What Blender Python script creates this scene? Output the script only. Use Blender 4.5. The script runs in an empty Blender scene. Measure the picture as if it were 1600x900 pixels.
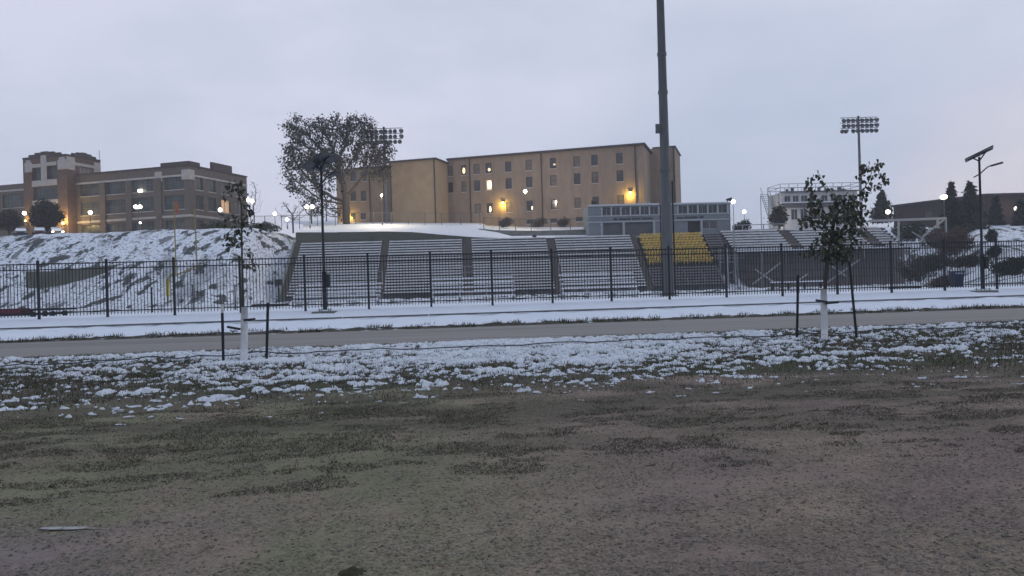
import bpy, bmesh, math, random
import numpy as np
from mathutils import Vector, Matrix

# ------------------------------------------------------------------ camera, sky, sun, exposure
SC = bpy.context.scene
COL = SC.collection
F, EYE, ROLL = 1250.0, 1.6, 0.029
camd = bpy.data.cameras.new("camera")
camd.sensor_width = 36.0
camd.lens = F / 1600 * 36
camd.clip_start = 0.1
camd.clip_end = 6000
cam = bpy.data.objects.new("camera", camd)
COL.objects.link(cam)
cam.matrix_world = Matrix.Translation((0, 0, EYE)) @ Matrix.Rotation(math.radians(90), 4, 'X') @ Matrix.Rotation(-ROLL, 4, 'Z')
SC.camera = cam

SUN_EL, SUN_AZ = math.radians(7), math.radians(62)      # azimuth from +Y towards +X
world = bpy.data.worlds.new("World")
SC.world = world
world.use_nodes = True
wn, wl = world.node_tree.nodes, world.node_tree.links
wn.clear()


def N(tree, kind, **kw):
    n = tree.nodes.new(kind)
    for k, v in kw.items():
        if k.startswith('i_'):
            n.inputs[k[2:].replace('_', ' ')].default_value = v
        else:
            setattr(n, k, v)
    return n


wt = world.node_tree
sky = N(wt, 'ShaderNodeTexSky', sky_type='NISHITA', sun_disc=False)
sky.sun_elevation = SUN_EL
sky.sun_rotation = SUN_AZ
tc = N(wt, 'ShaderNodeTexCoord')
mp = N(wt, 'ShaderNodeMapping')
mp.inputs['Scale'].default_value = (1.6, 1.6, 4.2)
wl.new(tc.outputs['Generated'], mp.inputs['Vector'])
n1 = N(wt, 'ShaderNodeTexNoise', i_Scale=1.7, i_Detail=6.0, i_Roughness=0.55)
wl.new(mp.outputs[0], n1.inputs['Vector'])
r1 = N(wt, 'ShaderNodeValToRGB')
els = r1.color_ramp.elements
els[0].position, els[0].color = 0.36, (5.65, 6.15, 7.65, 1)
els[1].position, els[1].color = 0.60, (6.75, 7.0, 8.5, 1)
wl.new(n1.outputs['Fac'], r1.inputs['Fac'])
# the overcast is bluer overhead
sx = N(wt, 'ShaderNodeSeparateXYZ')
wl.new(tc.outputs['Generated'], sx.inputs[0])
mr = N(wt, 'ShaderNodeMapRange')
mr.inputs['From Min'].default_value, mr.inputs['From Max'].default_value = 0.30, 0.75
wl.new(sx.outputs['Z'], mr.inputs['Value'])
mz = N(wt, 'ShaderNodeMix', data_type='RGBA')
mz.inputs[7].default_value = (4.5, 5.35, 7.0, 1)
wl.new(mr.outputs[0], mz.inputs[0])
wl.new(r1.outputs['Color'], mz.inputs[6])
# bluish bank of cloud low on the right
dotb = N(wt, 'ShaderNodeVectorMath', operation='DOT_PRODUCT')
dotb.inputs[1].default_value = Vector((0.30, 0.93, 0.09)).normalized()
wl.new(tc.outputs['Generated'], dotb.inputs[0])
mb = N(wt, 'ShaderNodeMapRange', interpolation_type='SMOOTHSTEP')
mb.inputs['From Min'].default_value, mb.inputs['From Max'].default_value = 0.955, 1.0
mb.inputs['To Max'].default_value = 0.45
wl.new(dotb.outputs['Value'], mb.inputs['Value'])
mx2 = N(wt, 'ShaderNodeMix', data_type='RGBA')
mx2.inputs[7].default_value = (4.0, 4.9, 6.6, 1)
wl.new(mb.outputs[0], mx2.inputs[0])
wl.new(mz.outputs[2], mx2.inputs[6])
# sunset glow behind the clouds, low on the right
dotg = N(wt, 'ShaderNodeVectorMath', operation='DOT_PRODUCT')
dotg.inputs[1].default_value = Vector((0.53, 0.84, 0.10)).normalized()
wl.new(tc.outputs['Generated'], dotg.inputs[0])
mg = N(wt, 'ShaderNodeMapRange', interpolation_type='SMOOTHSTEP')
mg.inputs['From Min'].default_value, mg.inputs['From Max'].default_value = 0.991, 1.0
mg.inputs['To Max'].default_value = 0.75
wl.new(dotg.outputs['Value'], mg.inputs['Value'])
mgn = N(wt, 'ShaderNodeMath', operation='MULTIPLY')
wl.new(mg.outputs[0], mgn.inputs[0])
wl.new(n1.outputs['Fac'], mgn.inputs[1])
mx3 = N(wt, 'ShaderNodeMix', data_type='RGBA')
mx3.inputs[7].default_value = (8.2, 7.0, 7.4, 1)
wl.new(mgn.outputs[0], mx3.inputs[0])
wl.new(mx2.outputs[2], mx3.inputs[6])
mxs = N(wt, 'ShaderNodeMix', data_type='RGBA')
mxs.inputs[0].default_value = 0.94
wl.new(sky.outputs[0], mxs.inputs[6])
wl.new(mx3.outputs[2], mxs.inputs[7])
bg = N(wt, 'ShaderNodeBackground', i_Strength=0.106)
wl.new(mxs.outputs[2], bg.inputs['Color'])
wo = N(wt, 'ShaderNodeOutputWorld')
wl.new(bg.outputs[0], wo.inputs['Surface'])

sund = bpy.data.lights.new("sun", 'SUN')
sund.energy, sund.angle, sund.color = 0.35, math.radians(25), (1.0, 0.86, 0.78)
sun = bpy.data.objects.new("sun", sund)
COL.objects.link(sun)
sdir = Vector((math.sin(SUN_AZ) * math.cos(SUN_EL), math.cos(SUN_AZ) * math.cos(SUN_EL), math.sin(SUN_EL + 0.2)))
sun.rotation_euler = sdir.to_track_quat('Z', 'Y').to_euler()

SC.view_settings.view_transform = 'Standard'
SC.view_settings.look = 'None'
SC.view_settings.exposure = 0.0
SC.view_settings.gamma = 1.0
SC.view_settings.use_curve_mapping = False
SC.cycles.max_bounces = 5
SC.cycles.caustics_reflective = False
SC.cycles.caustics_refractive = False
SC.cycles.sample_clamp_indirect = 3.0
SC.cycles.use_denoising = True

# ------------------------------------------------------------------ helpers
rnd = random.Random(7)
rng = np.random.default_rng(7)


def ray(px, py):
    dx, dy = px - 800.0, 450.0 - py
    return ((dx * math.cos(ROLL) + dy * math.sin(ROLL)) / F, (-dx * math.sin(ROLL) + dy * math.cos(ROLL)) / F)


def at(px, py, Y):
    a, b = ray(px, py)
    return Vector((a * Y, Y, EYE + b * Y))


def on_line(px, py, c, m):
    """point of the ray through a photo pixel on the vertical plane Y = c + m X"""
    a, b = ray(px, py)
    Y = c / (1 - m * a)
    return Vector((a * Y, Y, EYE + b * Y))


class Frame:
    """a building's own axes: x along its front, y away from the viewer"""
    def __init__(s, C, rz):
        s.C, s.rz = Vector(C), rz
        s.u = (math.cos(rz), math.sin(rz))
        s.v = (-math.sin(rz), math.cos(rz))

    def fx(s, px, py, yo=0.0):
        a, b = ray(px, py)
        cx, cy = s.C.x + yo * s.v[0], s.C.y + yo * s.v[1]
        x = (a * cy - cx) / (s.u[0] - a * s.u[1])
        Y = cy + x * s.u[1]
        return x, EYE + b * Y - s.C.z

    def fy(s, px, py, xo=0.0):
        a, b = ray(px, py)
        cx, cy = s.C.x + xo * s.u[0], s.C.y + xo * s.u[1]
        y = (a * cy - cx) / (s.v[0] - a * s.v[1])
        Y = cy + y * s.v[1]
        return y, EYE + b * Y - s.C.z

    def w(s, x, y, z=0):
        return Vector((s.C.x + x * s.u[0] + y * s.v[0], s.C.y + x * s.u[1] + y * s.v[1], s.C.z + z))


class MB:
    def __init__(s):
        s.v, s.f, s.m = [], [], []
        s.cur = 0

    def add(s, vs, fs):
        o = len(s.v)
        s.v.extend([tuple(p) for p in vs])
        s.f.extend([tuple(i + o for i in f) for f in fs])
        s.m.extend([s.cur] * len(fs))

    def box(s, x0, x1, y0, y1, z0, z1):
        vs = [(x0, y0, z0), (x1, y0, z0), (x1, y1, z0), (x0, y1, z0), (x0, y0, z1), (x1, y0, z1), (x1, y1, z1), (x0, y1, z1)]
        s.add(vs, [(0, 3, 2, 1), (4, 5, 6, 7), (0, 1, 5, 4), (1, 2, 6, 5), (2, 3, 7, 6), (3, 0, 4, 7)])
        return s

    def quad(s, a, b, c, d):
        s.add([a, b, c, d], [(0, 1, 2, 3)])

    def bar(s, p, q, w, h=None, up=(0, 0, 1)):
        """square bar between two points"""
        h = h or w
        p, q = Vector(p), Vector(q)
        d = (q - p).normalized()
        up = Vector(up)
        if abs(d.dot(up)) > 0.97:
            up = Vector((0, 1, 0))
        sx_ = d.cross(up).normalized() * w / 2
        sy_ = sx_.cross(d).normalized() * h / 2
        vs = []
        for e in (p, q):
            vs += [e - sx_ - sy_, e + sx_ - sy_, e + sx_ + sy_, e - sx_ + sy_]
        s.add(vs, [(0, 1, 2, 3), (7, 6, 5, 4), (0, 4, 5, 1), (1, 5, 6, 2), (2, 6, 7, 3), (3, 7, 4, 0)])
        return s

    def tube(s, pts, rad, n=8, cap=True):
        pts = [Vector(p) for p in pts]
        if not hasattr(rad, '__len__'):
            rad = [rad] * len(pts)
        rings = []
        for i, p in enumerate(pts):
            d = (pts[min(i + 1, len(pts) - 1)] - pts[max(i - 1, 0)]).normalized()
            up = Vector((0, 0, 1)) if abs(d.z) < 0.9 else Vector((0, 1, 0))
            a = d.cross(up).normalized()
            b = d.cross(a).normalized()
            rings.append([p + (a * math.cos(t) + b * math.sin(t)) * rad[i] for t in [2 * math.pi * k / n for k in range(n)]])
        vs = [v for r in rings for v in r]
        fs = []
        for i in range(len(pts) - 1):
            for k in range(n):
                fs.append((i * n + k, i * n + (k + 1) % n, (i + 1) * n + (k + 1) % n, (i + 1) * n + k))
        if cap:
            fs.append(tuple(range(n)))
            fs.append(tuple(reversed(range((len(pts) - 1) * n, len(pts) * n))))
        s.add(vs, fs)
        return s

    def ball(s, c, r, n=12, m=8, sz=1.0):
        vs, fs = [], []
        for j in range(m + 1):
            t = math.pi * j / m
            for k in range(n):
                p = 2 * math.pi * k / n
                vs.append((c[0] + r * math.sin(t) * math.cos(p), c[1] + r * math.sin(t) * math.sin(p), c[2] + r * sz * math.cos(t)))
        for j in range(m):
            for k in range(n):
                fs.append((j * n + k, (j + 1) * n + k, (j + 1) * n + (k + 1) % n, j * n + (k + 1) % n))
        s.add(vs, fs)
        return s

    def build(s, name, mats, parent=None, loc=None, smooth=False):
        me = bpy.data.meshes.new(name)
        me.from_pydata(s.v, [], s.f)
        if not isinstance(mats, (list, tuple)):
            mats = [mats]
        for m_ in mats:
            me.materials.append(m_)
        if len(mats) > 1:
            me.polygons.foreach_set('material_index', s.m)
        if smooth:
            me.polygons.foreach_set('use_smooth', [True] * len(me.polygons))
        me.update()
        o = bpy.data.objects.new(name, me)
        COL.objects.link(o)
        if parent:
            o.parent = parent
        if loc is not None:
            o.location = loc
        return o


def mesh_np(name, V, Fq, mat_, parent=None, smooth=True, mi=None, loc=None):
    me = bpy.data.meshes.new(name)
    V = np.asarray(V, dtype=np.float32)
    Fq = np.asarray(Fq, dtype=np.int32)
    k = Fq.shape[1]
    me.vertices.add(len(V))
    me.vertices.foreach_set('co', V.ravel())
    me.loops.add(Fq.size)
    me.loops.foreach_set('vertex_index', Fq.ravel())
    me.polygons.add(len(Fq))
    me.polygons.foreach_set('loop_start', np.arange(0, Fq.size, k, dtype=np.int32))
    for m_ in (mat_ if isinstance(mat_, (list, tuple)) else [mat_]):
        me.materials.append(m_)
    if mi is not None:
        me.polygons.foreach_set('material_index', np.asarray(mi, dtype=np.int32))
    if smooth:
        me.polygons.foreach_set('use_smooth', np.ones(len(Fq), dtype=bool))
    me.update(calc_edges=True)
    o = bpy.data.objects.new(name, me)
    COL.objects.link(o)
    if parent:
        o.parent = parent
    if loc is not None:
        o.location = loc
    return o


def tag(o, label, cat=None, group=None):
    o['label'] = label
    if cat:
        o['category'] = cat
    if group:
        o['group'] = group
    return o


def structure(o):
    o['kind'] = 'structure'
    return o


def stuff(o, label, cat):
    o['kind'] = 'stuff'
    o['label'] = label
    o['category'] = cat
    return o


def thing(name, label, cat, loc=(0, 0, 0), rz=0.0, group=None):
    o = bpy.data.objects.new(name, None)
    o.empty_display_size = 0.3
    COL.objects.link(o)
    o.location = loc
    o.rotation_euler = (0, 0, rz)
    return tag(o, label, cat, group)


def dup(root, loc, label, rz=None):
    def cp(o, par):
        c = o.copy()
        COL.objects.link(c)
        if par:
            c.parent = par
        for ch in [x for x in bpy.data.objects if x.parent == o]:
            cp(ch, c)
        return c
    r = cp(root, None)
    r.location = loc
    if rz is not None:
        r.rotation_euler = (0, 0, rz)
    r['label'] = label
    return r


# numpy gradient noise
_perm = rng.permutation(512)
_ang = rng.random(512) * 2 * np.pi


def pnoise(x, y):
    xi, yi = np.floor(x).astype(int), np.floor(y).astype(int)
    xf, yf = x - xi, y - yi

    def g(ix, iy, dx, dy):
        h = _ang[(_perm[(ix % 512)] + iy * 57) % 512]
        return np.cos(h) * dx + np.sin(h) * dy
    u, v = xf ** 3 * (xf * (xf * 6 - 15) + 10), yf ** 3 * (yf * (yf * 6 - 15) + 10)
    a = g(xi, yi, xf, yf) * (1 - u) + g(xi + 1, yi, xf - 1, yf) * u
    b = g(xi, yi + 1, xf, yf - 1) * (1 - u) + g(xi + 1, yi + 1, xf - 1, yf - 1) * u
    return (a * (1 - v) + b * v) * 1.6


def fbm(x, y, oct=4, gain=0.5):
    r, a, f = 0, 1.0, 1.0
    for i in range(oct):
        r = r + a * pnoise(x * f + 17.3 * i, y * f - 9.1 * i)
        a *= gain
        f *= 2.03
    return r


def sstep(a, b, x):
    t = np.clip((x - a) / (b - a), 0, 1)
    return t * t * (3 - 2 * t)


# ------------------------------------------------------------------ materials
MATS = {}


def mat(name, c1, c2=None, scale=3.0, rough=0.8, bump=0.0, bscale=20.0, detail=5.0, lo=0.35, hi=0.65, metal=0.0, spec=0.3,
        stretch=(1, 1, 1), rot=(0, 0, 0), emit=None, estr=0.0):
    if name in MATS:
        return MATS[name]
    m = bpy.data.materials.new(name)
    m.use_nodes = True
    t = m.node_tree
    b = t.nodes['Principled BSDF']
    b.inputs['Roughness'].default_value = rough
    b.inputs['Metallic'].default_value = metal
    b.inputs['Specular IOR Level'].default_value = spec
    tcn = N(t, 'ShaderNodeTexCoord')
    mpn = N(t, 'ShaderNodeMapping')
    mpn.inputs['Scale'].default_value = stretch
    mpn.inputs['Rotation'].default_value = rot
    t.links.new(tcn.outputs['Object'], mpn.inputs['Vector'])
    if c2 is None:
        c2 = tuple(x * 0.8 for x in c1)
    n = N(t, 'ShaderNodeTexNoise', i_Scale=scale, i_Detail=detail, i_Roughness=0.6)
    t.links.new(mpn.outputs[0], n.inputs['Vector'])
    r = N(t, 'ShaderNodeValToRGB')
    r.color_ramp.elements[0].position, r.color_ramp.elements[0].color = lo, (*c1, 1)
    r.color_ramp.elements[1].position, r.color_ramp.elements[1].color = hi, (*c2, 1)
    t.links.new(n.outputs['Fac'], r.inputs['Fac'])
    t.links.new(r.outputs[0], b.inputs['Base Color'])
    if bump:
        nb = N(t, 'ShaderNodeTexNoise', i_Scale=bscale, i_Detail=4.0)
        t.links.new(tcn.outputs['Object'], nb.inputs['Vector'])
        bp = N(t, 'ShaderNodeBump', i_Strength=bump, i_Distance=0.05)
        t.links.new(nb.outputs['Fac'], bp.inputs['Height'])
        t.links.new(bp.outputs[0], b.inputs['Normal'])
    if emit:
        b.inputs['Emission Color'].default_value = (*emit, 1)
        b.inputs['Emission Strength'].default_value = estr
    MATS[name] = m
    return m


def mix_layers(name, layers, rough=0.9, bump=0.3, bscale=60.0, bdist=0.03):
    """first layer is the base; every further one (col1, col2, scale, lo, hi, stretch, rot, amount) lies over it where its noise is high"""
    m = bpy.data.materials.new(name)
    m.use_nodes = True
    t = m.node_tree
    b = t.nodes['Principled BSDF']
    b.inputs['Roughness'].default_value = rough
    b.inputs['Specular IOR Level'].default_value = 0.2
    tcn = N(t, 'ShaderNodeTexCoord')
    cur = None
    for i, (ca, cb, sc_, lo, hi, st, rt, am) in enumerate(layers):
        mpn = N(t, 'ShaderNodeMapping')
        mpn.inputs['Scale'].default_value = st
        mpn.inputs['Rotation'].default_value = rt
        mpn.inputs['Location'].default_value = (3.7 * i, 1.9 * i, 0.3 * i)
        t.links.new(tcn.outputs['Object'], mpn.inputs['Vector'])
        n = N(t, 'ShaderNodeTexNoise', i_Scale=sc_, i_Detail=7.0, i_Roughness=0.62)
        t.links.new(mpn.outputs[0], n.inputs['Vector'])
        nc = N(t, 'ShaderNodeTexNoise', i_Scale=sc_ * 5.3, i_Detail=5.0)
        t.links.new(mpn.outputs[0], nc.inputs['Vector'])
        cr = N(t, 'ShaderNodeValToRGB')
        cr.color_ramp.elements[0].position, cr.color_ramp.elements[0].color = 0.35, (*ca, 1)
        cr.color_ramp.elements[1].position, cr.color_ramp.elements[1].color = 0.65, (*cb, 1)
        t.links.new((nc if i else n).outputs['Fac'], cr.inputs['Fac'])
        if cur is None:
            cur = cr.outputs[0]
            continue
        mm = N(t, 'ShaderNodeMapRange', interpolation_type='SMOOTHSTEP')
        mm.inputs['From Min'].default_value, mm.inputs['From Max'].default_value = lo, hi
        mm.inputs['To Max'].default_value = am
        t.links.new(n.outputs['Fac'], mm.inputs['Value'])
        mx = N(t, 'ShaderNodeMix', data_type='RGBA')
        t.links.new(mm.outputs[0], mx.inputs[0])
        t.links.new(cur, mx.inputs[6])
        t.links.new(cr.outputs[0], mx.inputs[7])
        cur = mx.outputs[2]
    t.links.new(cur, b.inputs['Base Color'])
    nb = N(t, 'ShaderNodeTexNoise', i_Scale=bscale, i_Detail=5.0, i_Roughness=0.65)
    t.links.new(tcn.outputs['Object'], nb.inputs['Vector'])
    bp = N(t, 'ShaderNodeBump', i_Strength=bump, i_Distance=bdist)
    t.links.new(nb.outputs['Fac'], bp.inputs['Height'])
    t.links.new(bp.outputs[0], b.inputs['Normal'])
    return m


ONE = (1, 1, 1)
Z3 = (0, 0, 0)
GLOW = lambda n, c, s_: mat(n, c, c, emit=c, estr=s_)
M_SNOW = mat('snow', (0.80, 0.83, 0.88), (0.70, 0.74, 0.80), scale=2.5, rough=0.7, bump=0.25, bscale=9)
M_CLUMP = mat('clumped_snow', (0.78, 0.81, 0.85), (0.55, 0.58, 0.62), scale=12, rough=0.7, bump=0.4, bscale=40)
M_IRON = mat('black_iron', (0.012, 0.014, 0.018), (0.02, 0.024, 0.03), rough=0.55)
M_STEEL = mat('galvanised_steel', (0.34, 0.36, 0.38), (0.26, 0.28, 0.30), scale=4, rough=0.5, metal=0.3)
M_POLE = mat('weathered_pole_steel', (.075, .083, .088), (.105, .112, .116), scale=2.5, rough=0.6, stretch=(3, 3, .5))
M_WHITE = mat('white_paint', (0.62, 0.63, 0.62), (0.55, 0.56, 0.56), rough=0.6)
M_GLASS = mat('dark_window_glass', (0.02, 0.025, 0.03), (0.045, 0.05, 0.055), scale=0.8, rough=0.12, spec=0.6)
M_BLIND = mat('window_blind', (0.16, 0.14, 0.12), (0.10, 0.09, 0.08), scale=0.6, rough=0.35)
M_BARK = mat('grey_brown_bark', (0.045, 0.038, 0.034), (0.075, 0.064, 0.056), scale=8, rough=0.95, bump=.5)
M_LEAFD = mat('dark_autumn_leaf', (0.026, 0.025, 0.020), (0.050, 0.043, 0.033), scale=3, rough=0.7)
M_LEAFG = mat('green_leaf', (0.028, 0.042, 0.020), (0.055, 0.062, 0.028), scale=6, rough=0.6)
M_LEAFO = mat('olive_brown_leaf', (0.060, 0.046, 0.034), (0.036, 0.032, 0.026), scale=4, rough=0.75)
M_NEEDLE = mat('conifer_needles', (0.014, 0.022, 0.014), (0.03, 0.04, 0.026), scale=3, rough=0.8)
M_BRUSH = mat('dry_brush', (0.11, 0.075, 0.06), (0.06, 0.045, 0.04), scale=3, rough=0.9)
M_CONC = mat('weathered_concrete', (0.20, 0.20, 0.185), (0.125, 0.13, 0.118), scale=1.2, rough=0.9, bump=.2)
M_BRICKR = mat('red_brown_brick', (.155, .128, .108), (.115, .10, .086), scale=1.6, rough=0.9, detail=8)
M_BRICKD = mat('dark_brick_parapet', (0.092, 0.074, 0.070), (0.07, 0.058, 0.055), scale=1.6, rough=0.9, detail=8)  # darker brick tone of the parapets
M_STONE = mat('cream_stone', (0.46, 0.43, 0.40), (0.36, 0.34, 0.32), scale=1.5, rough=0.85)
M_TANB = mat('tan_brick', (.30, .228, .172), (.21, .162, .125), scale=1.1, rough=0.9, detail=12, stretch=(1, 1, .35), lo=.3, hi=.7)
M_TANS = mat('smooth_tan_stucco', (.38, .285, .185), (.31, .232, .155), scale=0.6, detail=10, rough=0.9)
M_ROOF = mat('dark_roof_edge', (0.05, 0.046, 0.045), (0.075, 0.07, 0.068), scale=1.0, rough=0.8)
M_DARK = mat('dark_gap', (0.022, 0.022, 0.024), (0.04, 0.04, 0.042), scale=1.0, rough=0.9)
M_FRAME = mat('brown_window_frame', (0.05, 0.04, 0.035), (0.07, 0.055, 0.05), rough=0.7)
M_BULB = GLOW('lit_globe', (1.0, 0.93, 0.80), 9.0)
M_BULBC = GLOW('cool_lit_globe', (0.95, 0.97, 1.0), 9.0)
M_BULBY = GLOW('yellow_lamp', (1.0, 0.72, 0.16), 14.0)
M_LITPANE = GLOW('lit_room', (1.0, 0.74, 0.42), 1.6)
M_LITDIM = GLOW('dim_lit_room', (1.0, 0.72, 0.45), 0.55)

# ------------------------------------------------------------------ ground
MS = 0.12                     # slope of road, trees and fence in plan: Y = c + MS X


def znear(c):
    return np.interp(c, [-60, 3, 11, 17, 19.8, 20.1, 26.1, 26.7, 28.9, 31.8, 36, 46, 60, 95, 200],
                     [-.3, 0, .15, .24, .36, .37, .37, .40, .66, .94, .95, .85, .52, .62, .7])


def terrain(X, Y):
    X, Y = np.asarray(X, float), np.asarray(Y, float)
    base = znear(Y - MS * X)
    s = Y - 0.058 * X
    # left bank of the field end
    lip = 10.15 + 0.35 * sstep(-75, -45, X)
    left = 1 - sstep(-33.5, -29.5, X)
    hill_l = 0.6 + (lip - 0.6) * np.clip(sstep(84, 108, s) * 1.0, 0, 1)
    # behind the stand
    mid = 0.6 + 7.4 * sstep(101, 113, s)
    # right
    edge = X - (9 + 0.455 * Y)
    rgt = sstep(-2, 5, edge)
    hill_r = np.interp(Y, [36, 50, 64, 80, 97, 112, 126, 400], [.95, 1.1, 1.9, 3.3, 6.2, 8.2, 9.2, 9.4])
    rs = 0.6 + 8.5 * sstep(111, 118, s)
    rightzone = sstep(28, 33, X)
    z = mid * (1 - rightzone) + rs * rightzone
    z = z * (1 - rgt) + np.maximum(hill_r, base) * rgt
    z = z * (1 - left) + hill_l * left
    far = sstep(60, 84, s) if False else None
    w = sstep(48, 60, Y - MS * X)
    return base * (1 - w) + np.where(w > 0, z, base) * w


def tz(X, Y):
    return float(terrain(np.array([X]), np.array([Y]))[0])


def grid(name, us, cs, zfun, m, slope=MS, mi=None, warp=False, drop=None):
    U, Cc = np.meshgrid(us, cs)
    X, Y = U, Cc + slope * U
    if warp:
        w = (.42 * fbm(U * .45, U * 0 + 3.3, 3) + .16 * fbm(U * 2.1, Cc * 1.5, 3)) * np.exp(-((Cc - 12) / 1.1) ** 2)
        Y = Y + w
        Z = zfun(X, Y, Cc + w, Cc)
    else:
        Z = zfun(X, Y, Cc)
    if drop is not None:
        Z = Z - .05 * (np.meshgrid(us, cs)[1] > drop)
    V = np.stack([X.ravel(), Y.ravel(), Z.ravel()], 1)
    nu, nc = len(us), len(cs)
    i = (np.arange(nc - 1)[:, None] * nu + np.arange(nu - 1)[None, :]).ravel()
    Fq = np.stack([i, i + 1, i + nu + 1, i + nu], 1)
    return mesh_np(name, V, Fq, m)


def span(a, b, step, lo, hi, coarse):
    return np.unique(np.concatenate([np.arange(lo, a, coarse), np.arange(a, b, step), np.arange(b, hi + .01, coarse)]))


M_LOT = mix_layers('packed_gravel_and_dead_grass', [
    ((0.272, 0.209, 0.157), (0.330, 0.254, 0.190), 0.35, 0, 0, ONE, Z3, 1),
    ((0.242, 0.221, 0.136), (0.301, 0.254, 0.169), 0.14, 0.46, 0.60, ONE, Z3, .40),
    ((0.309, 0.209, 0.163), (0.265, 0.184, 0.147), 0.15, 0.48, 0.62, ONE, Z3, .8),
    ((0.110, 0.082, 0.057), (0.163, 0.121, 0.081), 0.8, 0.54, 0.70, (.5, 1.2, 1), Z3, .6),
    ((0.441, 0.362, 0.283), (0.368, 0.298, 0.234), 32, 0.53, 0.62, ONE, Z3, .55),
    ((0.110, 0.090, 0.065), (0.147, 0.114, 0.087), 11, 0.57, 0.66, ONE, Z3, .65),
    ((0.081, 0.063, 0.049), (0.132, 0.100, 0.076), 48, 0.53, 0.63, ONE, Z3, .6),
], bump=0.7, bscale=26, bdist=.04)
M_VERGE = mix_layers('rough_grass_soil', [
    ((0.105, 0.098, 0.068), (0.15, 0.13, 0.098), 1.2, 0, 0, ONE, Z3, 1),
    ((0.070, 0.080, 0.042), (0.095, 0.098, 0.055), 0.5, 0.46, 0.58, (.5, 1, 1), Z3, .8),
    ((0.16, 0.14, 0.105), (0.12, 0.10, 0.08), 5, 0.56, 0.66, ONE, Z3, .7),
    ((0.025, 0.025, 0.016), (0.045, 0.042, 0.03), 12, 0.54, 0.64, ONE, Z3, .7),
], bump=0.8, bscale=30, bdist=.06)
M_ROAD = mix_layers('worn_road_surface', [
    ((0.255, 0.238, 0.215), (0.29, 0.27, 0.245), 0.3, 0, 0, (.15, 1, 1), Z3, 1),
    ((0.225, 0.208, 0.19), (0.20, 0.187, 0.17), 0.5, 0.5, 0.62, (.1, 1.6, 1), Z3, .7),
    ((0.34, 0.33, 0.31), (0.28, 0.27, 0.25), 8, 0.60, 0.72, ONE, Z3, .5),
    ((0.13, 0.122, 0.115), (0.16, 0.15, 0.14), 1.1, 0.54, 0.66, (.05, 2.2, 1), (0, 0, -.12), .75),
    ((0.55, 0.57, 0.60), (0.42, 0.44, 0.46), 1.4, 0.68, 0.74, (.16, 1.6, 1), (0, 0, -.12), .65),
], bump=0.2, bscale=40)
M_DIRT = mix_layers('dark_roadside_dirt', [
    ((0.06, 0.055, 0.042), (0.09, 0.08, 0.062), 2, 0, 0, ONE, Z3, 1),
    ((0.7, 0.72, 0.76), (0.55, 0.58, 0.62), 3.5, 0.60, 0.64, (.5, 1, 1), Z3, .9),
], bump=0.6)
M_BANK = mix_layers('fresh_snow_cover', [
    ((0.80, 0.83, 0.88), (0.74, 0.77, 0.83), 0.6, 0, 0, ONE, Z3, 1),
    ((0.34, 0.36, 0.38), (0.22, 0.23, 0.24), 1.8, 0.62, 0.72, (.35, 1.6, 1), Z3, .7),
], bump=0.35, bscale=7)
M_FIELD = mix_layers('snow_over_grass', [
    ((0.80, 0.83, 0.88), (0.72, 0.75, 0.80), 0.4, 0, 0, ONE, Z3, 1),
    ((0.05, 0.055, 0.045), (0.20, 0.205, 0.20), 0.13, 0.55, 0.66, (1.0, .40, .6), (0, 0, -.6), .6),
    ((0.025, 0.03, 0.028), (0.06, 0.065, 0.06), 0.7, 0.535, 0.58, (1.0, .34, .8), (0, 0, -.5), .95),
    ((0.02, 0.025, 0.025), (0.05, 0.055, 0.05), 0.42, 0.585, 0.62, (1.0, .22, .8), (0, 0, -.75), .75),
    ((0.03, 0.034, 0.03), (0.10, 0.105, 0.095), 3.1, 0.54, 0.59, (1, .8, 1), (0, 0, -.2), .8),
], bump=0.5, bscale=5)



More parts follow.
